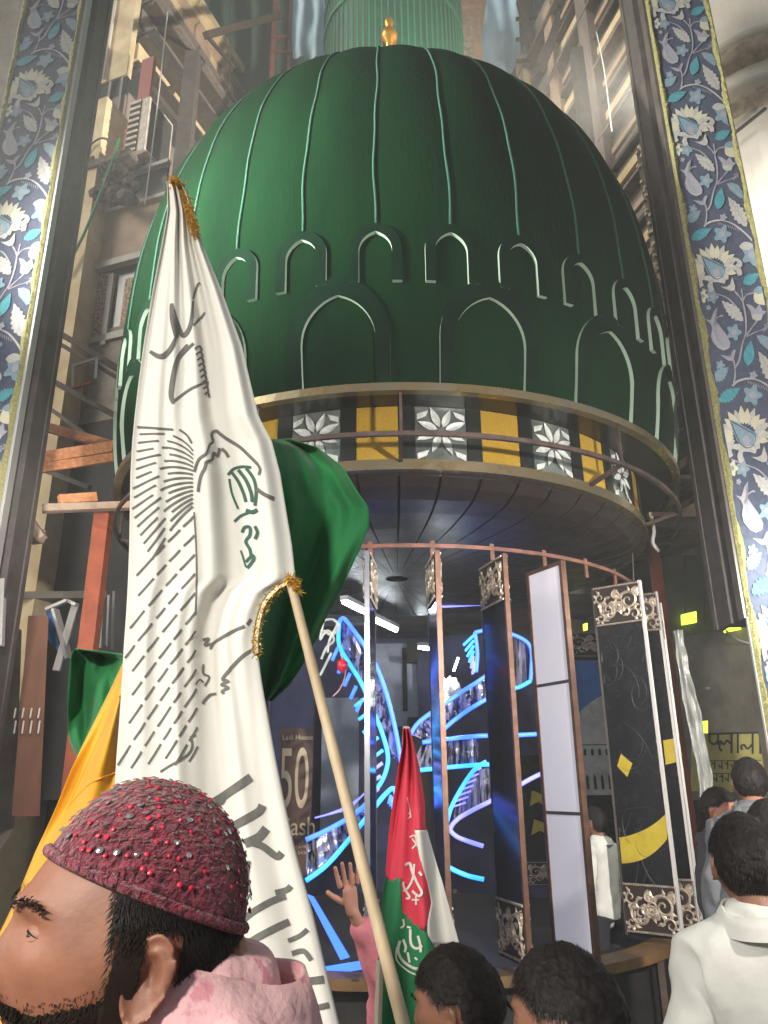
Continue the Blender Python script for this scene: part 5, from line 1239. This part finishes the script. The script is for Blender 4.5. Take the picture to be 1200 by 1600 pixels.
def patch(mask, off, nl=200, nb=140, face=False):
    """shell over part of the head: mask(lam, be, p)>0 keeps; off(p) lifts"""
    pts = {}; m = MB(); P = [[head_pt(2*PI*i/nl, lerp(-PI/2+.001, PI/2-.001, j/nb), face) for i in range(nl)] for j in range(nb+1)]
    keep = [[mask(P[j][i]) for i in range(nl)] for j in range(nb+1)]
    idx = {}
    def vi(j, i):
        i %= nl
        if (j, i) not in idx:
            p = P[j][i]; idx[(j, i)] = len(m.v); m.v.append(tuple(p + Vector((p.x, p.y*.9, p.z)).normalized()*off(p, keep[j][i])))
        return idx[(j, i)]
    for j in range(nb):
        for i in range(nl):
            if min(keep[j][i], keep[j][(i+1) % nl], keep[j+1][i], keep[j+1][(i+1) % nl]) > 0: m.f.append((vi(j,i), vi(j,i+1), vi(j+1,i+1), vi(j+1,i))); m.mi.append(0)
    return m
def strands(mask, n, ln, lift, seed, flow, w=.0009, off=.006, face=False):
    rg = random.Random(seed); m = MB(); c = 0; tries = 0
    while c < n and tries < n*12:
        tries += 1; lam = rg.uniform(0, 2*PI); be = math.asin(rg.uniform(-1, 1)); p = head_pt(lam, be, face)
        k = mask(p)
        if k <= 0: continue
        nm = Vector((p.x, p.y, p.z*.8)).normalized(); q = p+nm*off*min(1, k*60+.25); f = flow(p); f = (f-nm*f.dot(nm)); f = f.normalized() if f.length > 1e-6 else nm.orthogonal()
        f = (f+Vector((rg.gauss(0,.2), rg.gauss(0,.2), rg.gauss(0,.2)))).normalized(); L = ln*rg.uniform(.6,1.25); s = f.cross(nm).normalized()*w
        a = q+f*L*.5+nm*lift*.8; b = q+f*L+nm*lift*.6; m.add([q-s, q+s, a+s*.8, a-s*.8, b], [(0,1,2,3),(3,2,4)]); c += 1
    return m
def person(label, top, face_dir, H, skin, shirt, hairmask='short', hs=1., pose=None, vox=.006, up=Vector((0,0,1)), beard=False, cap=False, sleeves=True, seed=1, hair_n=5200, collar=True, group=None, ear_s=1., shirt_wr=.008, neck=.062, back=0., hand_s=1.,  bald_front=False, h_ln=.011, h_off=.011, b_ln=.006):
    """top: crown point; H: standing height"""
    f = Vector(face_dir).normalized(); f = (f-up*f.dot(up)).normalized(); rt = f.cross(up).normalized()
    Mh = Matrix(((rt.x,f.x,up.x),(rt.y,f.y,up.y),(rt.z,f.z,up.z))).to_4x4(); Mh = Mh @ Matrix.Scale(hs, 4); hc = Vector(top)-up*.118*hs; Mh.translation = hc
    fb = Vector((f.x, f.y, 0)).normalized(); rb_ = Vector((fb.y, -fb.x, 0))
    base = Vector((hc.x, hc.y, 0)) - fb*(.015+back); t = thing('person', label, 'person', base, group)
    s = H/1.72; neck0 = hc - up*.075*hs - f*.028*hs
    def J(r, fw, z): return Vector((base.x, base.y, 0)) + rb_*r*s + fb*fw*s + ez*z*s
    sh_z = 1.40; dx = neck0-fb*back-J(0,0,sh_z+.1); dx.z = 0
    def B(r, fw, z): return J(r, fw, z) + dx*min(1, max(0, (z-.85)/.55))
    zfix = (neck0.z - neck) / s
    pz = zfix/1.44
    def K(r, fw, z): return B(r, fw, z*pz)
    pelvis, belly, chest, uch, nk = K(0,0,.93), K(0,.01,1.08), K(0,.015,1.24), K(0,-.005,1.38), K(0,-.02,1.47)
    po = {'R': (K(.215,-.03,1.14), K(.235,.05,.90), K(.24,.10,.84)), 'L': (K(-.215,-.03,1.14), K(-.235,.05,.90), K(-.24,.10,.84))}
    if pose: po.update(pose)
    bt = [(pelvis,(.135*s,.09*s)),(belly,(.12*s,.082*s)),(chest,(.135*s,.09*s)),(uch,(.10*s,.070*s)),(nk,.055*s),(neck0,.050*s*hs),(hc-up*.03*hs-f*.015*hs,.045*s*hs)]
    be_ = [(i,i+1) for i in range(6)]; nodes = list(bt); E = list(be_); hands = MB()
    arm_nodes = {}
    for sd_, sg_ in (('R',1),('L',-1)):
        sh = K(.152*sg_,-.01,1.355); el, wr, hd = po[sd_]; b = len(nodes)
        nodes += [(sh,.052*s),(sh.lerp(el,.5),.043*s),(el,.040*s),(el.lerp(wr,.4),.037*s),(wr+(wr-el).normalized()*.012,.026*s)]; E += [(3,b),(b,b+1),(b+1,b+2),(b+2,b+3),(b+3,b+4)]
        arm_nodes[sd_] = (sh, el, wr)
        hn = po.get(sd_+'n', -rb_*sg_); N, E2, ch = hand_nodes(wr, hd-wr, hn, po.get(sd_+'s', -sg_), .98*s*(hand_s if pose and sd_ in pose else 1), po.get('spread', .16), po.get('curl', .22))
        vs, fs = skin_mesh(N, E2, 2); hands.add(vs, fs)
        for c in ch: vs, fs = skin_mesh(c, [(i,i+1) for i in range(len(c)-1)], 2); hands.add(vs, fs)
    for sg_ in (1,-1):
        b = len(nodes); nodes += [(K(.09*sg_,0,.88),.085*s),(K(.10*sg_,.01,.66),.075*s),(K(.105*sg_,.02,.47),.055*s),(K(.11*sg_,-.01,.28),.05*s),(K(.115*sg_,-.02,.09),.035*s)]
        nodes += [(K(.125*sg_,.09,.045),(.04*s,.03*s)),(K(.13*sg_,.17,.035),(.035*s,.02*s))]; E += [(0,b)]+[(b+i,b+i+1) for i in range(6)]
    vs, fs = skin_mesh(nodes, E, 2); mb = MB().add(vs, fs); mb.add(hands.v, hands.f)
    hm = head_mb(); mb.add(xf(hm.v, Mh), hm.f)
    for sd_ in (1,-1): em_ = ear_mb(sd_, ear_s); mb.add(xf(em_.v, Mh), em_.f)
    body = mb.build('body', skin, t, smooth=True); remesh(body, vox, 1)
    # shirt: grown from the same joints, a little wider
    A = .016*s; sn = [(pelvis-ez*.22*s,(.185*s+A,.14*s+A)),(belly,(.145*s+A,.105*s+A)),(chest,(.162*s+A,.112*s+A)),(uch,(.135*s+A,.092*s+A)),(nk-ez*.005*s,.082*s),(nk+(nk-uch).normalized()*.03*s,.070*s)]; SE = [(0,1),(1,2),(2,3),(3,4),(4,5)]
    for sd_ in ('R','L'):
        sh, el, wr = arm_nodes[sd_]; b = len(sn); wr2 = el.lerp(wr,.88)
        sn += [(sh,.074*s+.006),(sh.lerp(el,.5),.068*s+A*.6),(el,.064*s+A*.5),(wr2,.052*s+A*.3)]; SE += [(3,b),(b,b+1),(b+1,b+2),(b+2,b+3)]
    vs, fs = skin_mesh(sn, SE, 3); vv = []
    for v in vs:
        q = Vector((v.x*9, v.y*9, v.z*6+seed)); k = noise.noise(q)+.9*noise.noise(Vector((q.x*2.2+q.z*1.5, q.y*2.2, q.z*1.6-q.x)))-.35*abs(noise.noise(Vector((v.x*16, v.y*16, v.z*9+3))))
        c = Vector((base.x, base.y, v.z)); d_ = (v-c); d_ = d_.normalized() if d_.length > 1e-5 else d_; vv.append(v+d_*k*shirt_wr*2.6)
    so_ = MB().add(vv, fs).build('shirt', shirt, t, smooth=True)
    if collar:
        up_n = (nk-uch).normalized(); ax1 = rb_; ax2 = up_n.cross(ax1).normalized(); rows = []
        for j, (rr, hh) in enumerate(((.092,-.020),(.086,.004),(.079,.026),(.083,.029),(.097,.004),(.108,-.020))):
            rows.append([nk-ez*.02*s + (ax1*math.cos(a)*1.0 + ax2*math.sin(a)*1.05)*rr*s + up_n*(hh+.004*math.sin(3*a))*s for a in [PI/2+.16+(2*PI-.32)*i/40 for i in range(41)]])
        MB().grid(rows).build('collar', shirt, so_, smooth=True)
    tn = [(pelvis-ez*.02*s,(.15*s,.11*s))]; TE = []
    for sg_ in (1,-1):
        b = len(tn); tn += [(K(.095*sg_,0,.80),.10*s),(K(.10*sg_,.01,.47),.075*s),(K(.112*sg_,-.01,.10),.062*s)]; TE += [(0,b),(b,b+1),(b+1,b+2)]
    vs, fs = skin_mesh(tn, TE, 2); MB().add(vs, fs).build('trousers', 'trouser', t, smooth=True)
    # hair
    def hmask(p):
        line = .048 if p.y > .045 else lerp(.048, -.012, min(1, max(0, (.045-p.y)/.055)))
        if p.y < -.005: line = lerp(-.012, -.075, min(1, (-.005-p.y)/.05))
        if bald_front and p.y > .020: line = .2 if p.y > .05 else lerp(-.02, .2, (p.y-.02)/.03)
        ear = abs(p.x) > .05 and -.035 < p.y < .012 and p.z < .022
        return -1 if ear else p.z-line
    if hairmask:
        hb = patch(hmask, lambda p, k: min(h_off, .0015+k*.28)); hb.v = xf(hb.v, Mh)
        def flow(p):
            fl = Vector((p.x*.8, .6 if p.y > .02 else -.25, -.5-.6*(1 if p.z < .06 else 0))) ; return fl if p.z < .085 else Vector((math.sin(p.x*40)*.4+.3, 1, .1))
        hb.v = [tuple(Vector(v)+(Vector(v)-hc).normalized()*(.0035*noise.noise(Vector(v)*55)+.002*noise.noise(Vector(v)*140))*min(1,h_off/.008)) for v in hb.v]; nb_ = len(hb.f); st = strands(hmask, int(hair_n*1.7), h_ln*1.35, .0014, seed, flow, .00055, h_off*.8); hb.add(xf(st.v, Mh), st.f, 1)
        hb.build('hair', ['hair', 'hair_strand'], t, smooth=True)
    if beard:
        def bm(p):
            if p.y < -.03: return -1
            ch = lerp(-.030, -.052, min(1, max(0, (p.y-.02)/.05)))           # cheek line
            if p.y < .018: ch = .035                                      # sideburn
            mouth = abs(p.x) < .025 and -.084 < p.z < -.060 and p.y > .06
            mus = p.y > .075 and -.060 < p.z < -.046 and abs(p.x) < .035
            if abs(p.x) > .05 and p.y < -.006: return -1
            return -.01 if mouth else (.02 if mus else ch-p.z)
        bb_ = patch(bm, lambda p, k: min(.007, .0004+k*.16), face=True); bb_.v = xf(bb_.v, Mh)
        st2 = strands(lambda p: (.004 if -.009 < bm(p) <= 0 and p.y > -.03 else -1), 1500, .003, .0004, seed+5, lambda p: Vector((0,.3,-1)), .0003, .0005, True); bb_.add(xf(st2.v, Mh), st2.f)
        st = strands(bm, 9000, b_ln, .0012, seed+3, lambda p: Vector((0,.3,-1)), .00045, .005, True); bb_.add(xf(st.v, Mh), st.f); bb_.build('beard', 'beard', t, smooth=True)
    for sd_ in (-1, 1):
        e = MB().lathe([(.001,-.0115),(.006,-.0098),(.010,-.0057),(.0115,0),(.010,.0057),(.006,.0098),(.001,.0115)], (0,0,0), 16); ps0 = head_pt(math.atan2(sd_*.030/.077, math.sqrt(1-(.030/.077)**2)), math.asin(.004/.118), True); ec0 = ps0 - Vector((sd_*.36, .93, .04))*.0114; c = Mh @ ec0
        e.v = [tuple(Vector(v)*hs+c) for v in e.v]; eo = e.build('eye', 'eye_white', t, smooth=True)
        ic = Mh @ (ec0 + Vector((sd_*.001, .0078, 0))); MB().lathe([(.001,-.004),(.004,-.002),(.005,0),(.004,.002),(.001,.004)], ic, 12).build('iris', 'eye_dark', eo, smooth=True)
        ps_ = head_pt(math.atan2(sd_*.030/.077, math.sqrt(1-(.030/.077)**2)), math.asin(.004/.118), True); ec = ps_ - Vector((sd_*.36, .93, .04))*.0114
        def lid(a0, a1, r, nn=10):
            rows = []
            for q_ in range(nn+1):
                a = R(lerp(a0, a1, q_/nn)); row = []
                for w_ in range(15):
                    b = R(-78+156*w_/14); cb_ = math.cos(b); aa = a*cb_**.6
                    row.append(Mh @ (ec + Vector((math.sin(b)*r*1.12, cb_*math.cos(aa)*r, cb_*math.sin(aa)*r))))
                rows.append(row)
            return rows
        MB().grid(lid(17, 100, .0130)).build('upper_eyelid', skin, t, smooth=True); MB().grid(lid(-20, -100, .0128)).build('lower_eyelid', skin, t, smooth=True)
        MB().grid(lid(11, 20, .0136, 2)).build('eyelash', 'hair', t, smooth=True)
        br = MB()
        for k in range(60):
            r_ = random.Random(seed*100+k+sd_*7); x = sd_*(.014+.034*k/60); p = head_pt(math.atan2(x/.077, 1.0*math.sqrt(max(.1, 1-(x/.077)**2))), math.asin(.024/.118)); p.z += .006*math.sin(PI*k/60)+r_.gauss(0,.002); p.y += .0045
            q = p+Vector((sd_*.010, -.002, .003)); br.add([p+Vector((0,0,-.001)), p+Vector((0,0,.001)), q], [(0,1,2)])
        br.v = xf(br.v, Mh); br.build('eyebrow', 'hair', t)
    return t, Mh, so_, K
# man in the maroon cap, close to the camera, looking left and slightly up
zc = .705
def at_d(px, py, zc): return EYE + ray(px, py)*zc
fd = Vector((-.90, -.42, .15)).normalized(); upv = (Vector((.02,-.03,1))-fd*Vector((.02,-.03,1)).dot(fd)).normalized()
hcen = at_d(194, 1470, zc); top = hcen+upv*.118*.985
def flowdown(p): return Vector((0,0,-1))
man, Mh, mshirt, _K = person('man with dark beard and maroon sequinned cap in profile, closest to the camera', top, fd, 1.74, 'skin', 'shirt_pink', 'short', .985, None, .0032, upv, beard=True, seed=11, collar=True, ear_s=1.08, neck=-.012, back=.045, h_ln=.006, h_off=.004, hair_n=9000, bald_front=True)
# cap: tilted shell with a rolled rim and mirrors
cn = Vector((0, -.24, 1)).normalized()
def cmask(p): return p.dot(cn) - .044 
def coff(p, k): return .0045 + .003*min(1, k*30)
cb = patch(cmask, coff, 160, 120); 
def capflat(v):
    v = Vector(v); h = v.dot(cn)
    return v + cn*(.019*min(1, max(0, (h-.045)/.055))**.8)
cb.v = [tuple(Mh @ capflat(v)) for v in cb.v]
cap = tag(cb.build('skull_cap', 'cap_maroon', smooth=True), 'maroon crocheted skull cap dotted with mirrors and red beads', 'cap')
sl = cap.modifiers.new('cap_thickness', 'SOLIDIFY'); sl.thickness = .004; sl.offset = -1
rim = []
for i in range(72):
    a = 2*PI*i/72; lo, hi = -1.2, 1.5
    for _ in range(26):
        mid = (lo+hi)/2; p = head_pt(a, mid, False); 
        if cmask(p) > 0: hi = mid
        else: lo = mid
    p = head_pt(a, hi, False); rim.append(Mh @ (p + Vector((p.x, p.y*.9, p.z)).normalized()*.0052))
MB().tube(rim, .0052, 8, closed=True).build('rim', 'cap_maroon', cap, smooth=True)
rg = random.Random(21); sq = MB(); rq = MB(); th = MB()
def cap_spot(lam, be):
    p = head_pt(lam, be, False)
    if cmask(p) < .006: return None
    q = Mh @ capflat(p + Vector((p.x, p.y*.9, p.z)).normalized()*.0084); n = (Mh.to_3x3() @ Vector((p.x, p.y, p.z*.8))).normalized(); return q, n
def disc(m, q, n, r, k=8, tl=1.):
    x = n.orthogonal().normalized(); y = n.cross(x); vs = [q+n*.0012] + [q + (x*math.cos(2*PI*i/k)+y*math.sin(2*PI*i/k)*tl)*r for i in range(k)]; m.add(vs, [(0, i+1, (i+1) % k+1) for i in range(k)])
for row in range(15):
    be = .25+row*.085; n_ = max(6, int(74*math.cos(be)))
    for i in range(n_):
        lam = 2*PI*(i+.5*(row % 2))/n_ + rg.gauss(0,.012); s_ = cap_spot(lam, be+rg.gauss(0,.012))
        if not s_: continue
        q, n = s_; k = rg.random(); n = (n+Vector((rg.gauss(0,.12),rg.gauss(0,.12),rg.gauss(0,.12)))).normalized()
        if k < .16: disc(sq, q, n, rg.uniform(.0019,.0038), 10)
        elif k < .46: disc(rq, q, n, rg.uniform(.0015,.0026), 7)
        elif k < .95:
            d = n.orthogonal().normalized(); d = (Mh.to_3x3() @ Vector((0,1,-.1))); d = (d-n*d.dot(n)).normalized(); e = n.cross(d)*.0006; L_ = rg.uniform(.0022,.0042)
            th.add([q-d*L_-e, q-d*L_+e, q+d*L_+e, q+d*L_-e, q-d*L_*.6+n*.0012, q+d*L_*.6+n*.0012], [(0,1,4),(0,4,5,3),(1,2,5,4),(2,3,5)])
sq.build('mirror_sequin', 'sequin', cap, kind='stuff'); rq.build('red_bead', 'sequin_red', cap, kind='stuff'); th.build('stitching', 'thread', cap, kind='stuff')
# man seen from behind at right
ptop = atY(1152, 1275, 2.2)
person('man seen from behind in white shirt with dark hair, at the lower right', ptop, Vector((.14, 1, 0)), ptop.z/1.0+.01, 'skin_dark', 'shirt_white', 'short', .97, None, .006, seed=5, hair_n=6000, shirt_wr=.0055)
# boy facing left
ptop = atY(704, 1482, 1.85)
person('boy with short black hair facing left in front of the red flag', ptop, Vector((-.9, .42, -.1)), ptop.z+.02, 'skin_dark', 'shirt_white', 'short', .90, None, .006, seed=6, up=Vector((-.10,0,1)).normalized(), collar=True)
ptop = atY(868, 1482, 1.56)
person('youth with dark hair at the bottom edge under the white acrylic panel', ptop, Vector((-.80, .55, -.15)), ptop.z+.02, 'skin_dark', 'shirt_dark', 'short', .95, None, .006, seed=8, up=Vector((-.08,.02,1)).normalized())
# person raising an open hand
wr = atY(550, 1420, 2.72); hd = atY(540, 1345, 2.70); hp = atY(655, 1490, 2.95)
el = atY(600, 1540, 2.80)
person('person in rose pink sleeve raising an open palm beside the bamboo pole', hp, Vector((.1, -1, 0)), hp.z+.02, 'skin_pink', 'shirt_rose', 'short', .95,
       {'R': (el, wr, hd), 'Rn': Vector((0.15,-1,.1)), 'Rs': -1, 'spread': .12, 'curl': .04}, .0036, seed=9, hand_s=1.3, collar=False)
# people farther back at right
q = atY(1166, 1186, 4.2)
person('man with short dark hair walking away in front of the Hindi sign', q, Vector((.3, 1, 0)), q.z, 'skin_dark', 'shirt_grey', 'short', 1., None, .008, seed=13, hair_n=1200)
q = atY(1120, 1232, 4.6)
person('person whose face shows beside the plastic wrapping, looking right', q, Vector((.75, -.6, 0)), q.z, 'skin', 'shirt_dark', 'short', 1., None, .008, seed=14, hair_n=1200)
q = atY(1196, 1252, 3.2)
person('person in pale grey cap at the right edge behind the white shirted man', q, Vector((.4, 1, 0)), q.z, 'skin_dark', 'shirt_grey', 'short', 1., None, .008, seed=16, hair_n=1000)
q = atY(928, 1262, 6.9)
person('person in white shirt standing on the plinth behind the white light panel', q, Vector((-.6, .8, 0)), q.z, 'skin_dark', 'shirt_white', 'short', 1., None, .008, seed=15, hair_n=900)
# ---------------------------------------------------------------- thin volume added to lift the blacks like lens glare
hz = MB().box((0, 12, 9.5), (46, 50, 23)).build('veil_haze', 'asphalt', kind='stuff')
hm_ = bpy.data.materials.new('veil_haze_volume'); hm_.use_nodes = True; n_ = hm_.node_tree.nodes; n_.remove(n_['Principled BSDF'])
pv = n_.new('ShaderNodeVolumePrincipled'); pv.inputs['Color'].default_value = (.93, .95, .93, 1); pv.inputs['Density'].default_value = .0085; pv.inputs['Anisotropy'].default_value = .2
hm_.node_tree.links.new(pv.outputs[0], n_['Material Output'].inputs['Volume']); hz.data.materials.clear(); hz.data.materials.append(hm_)
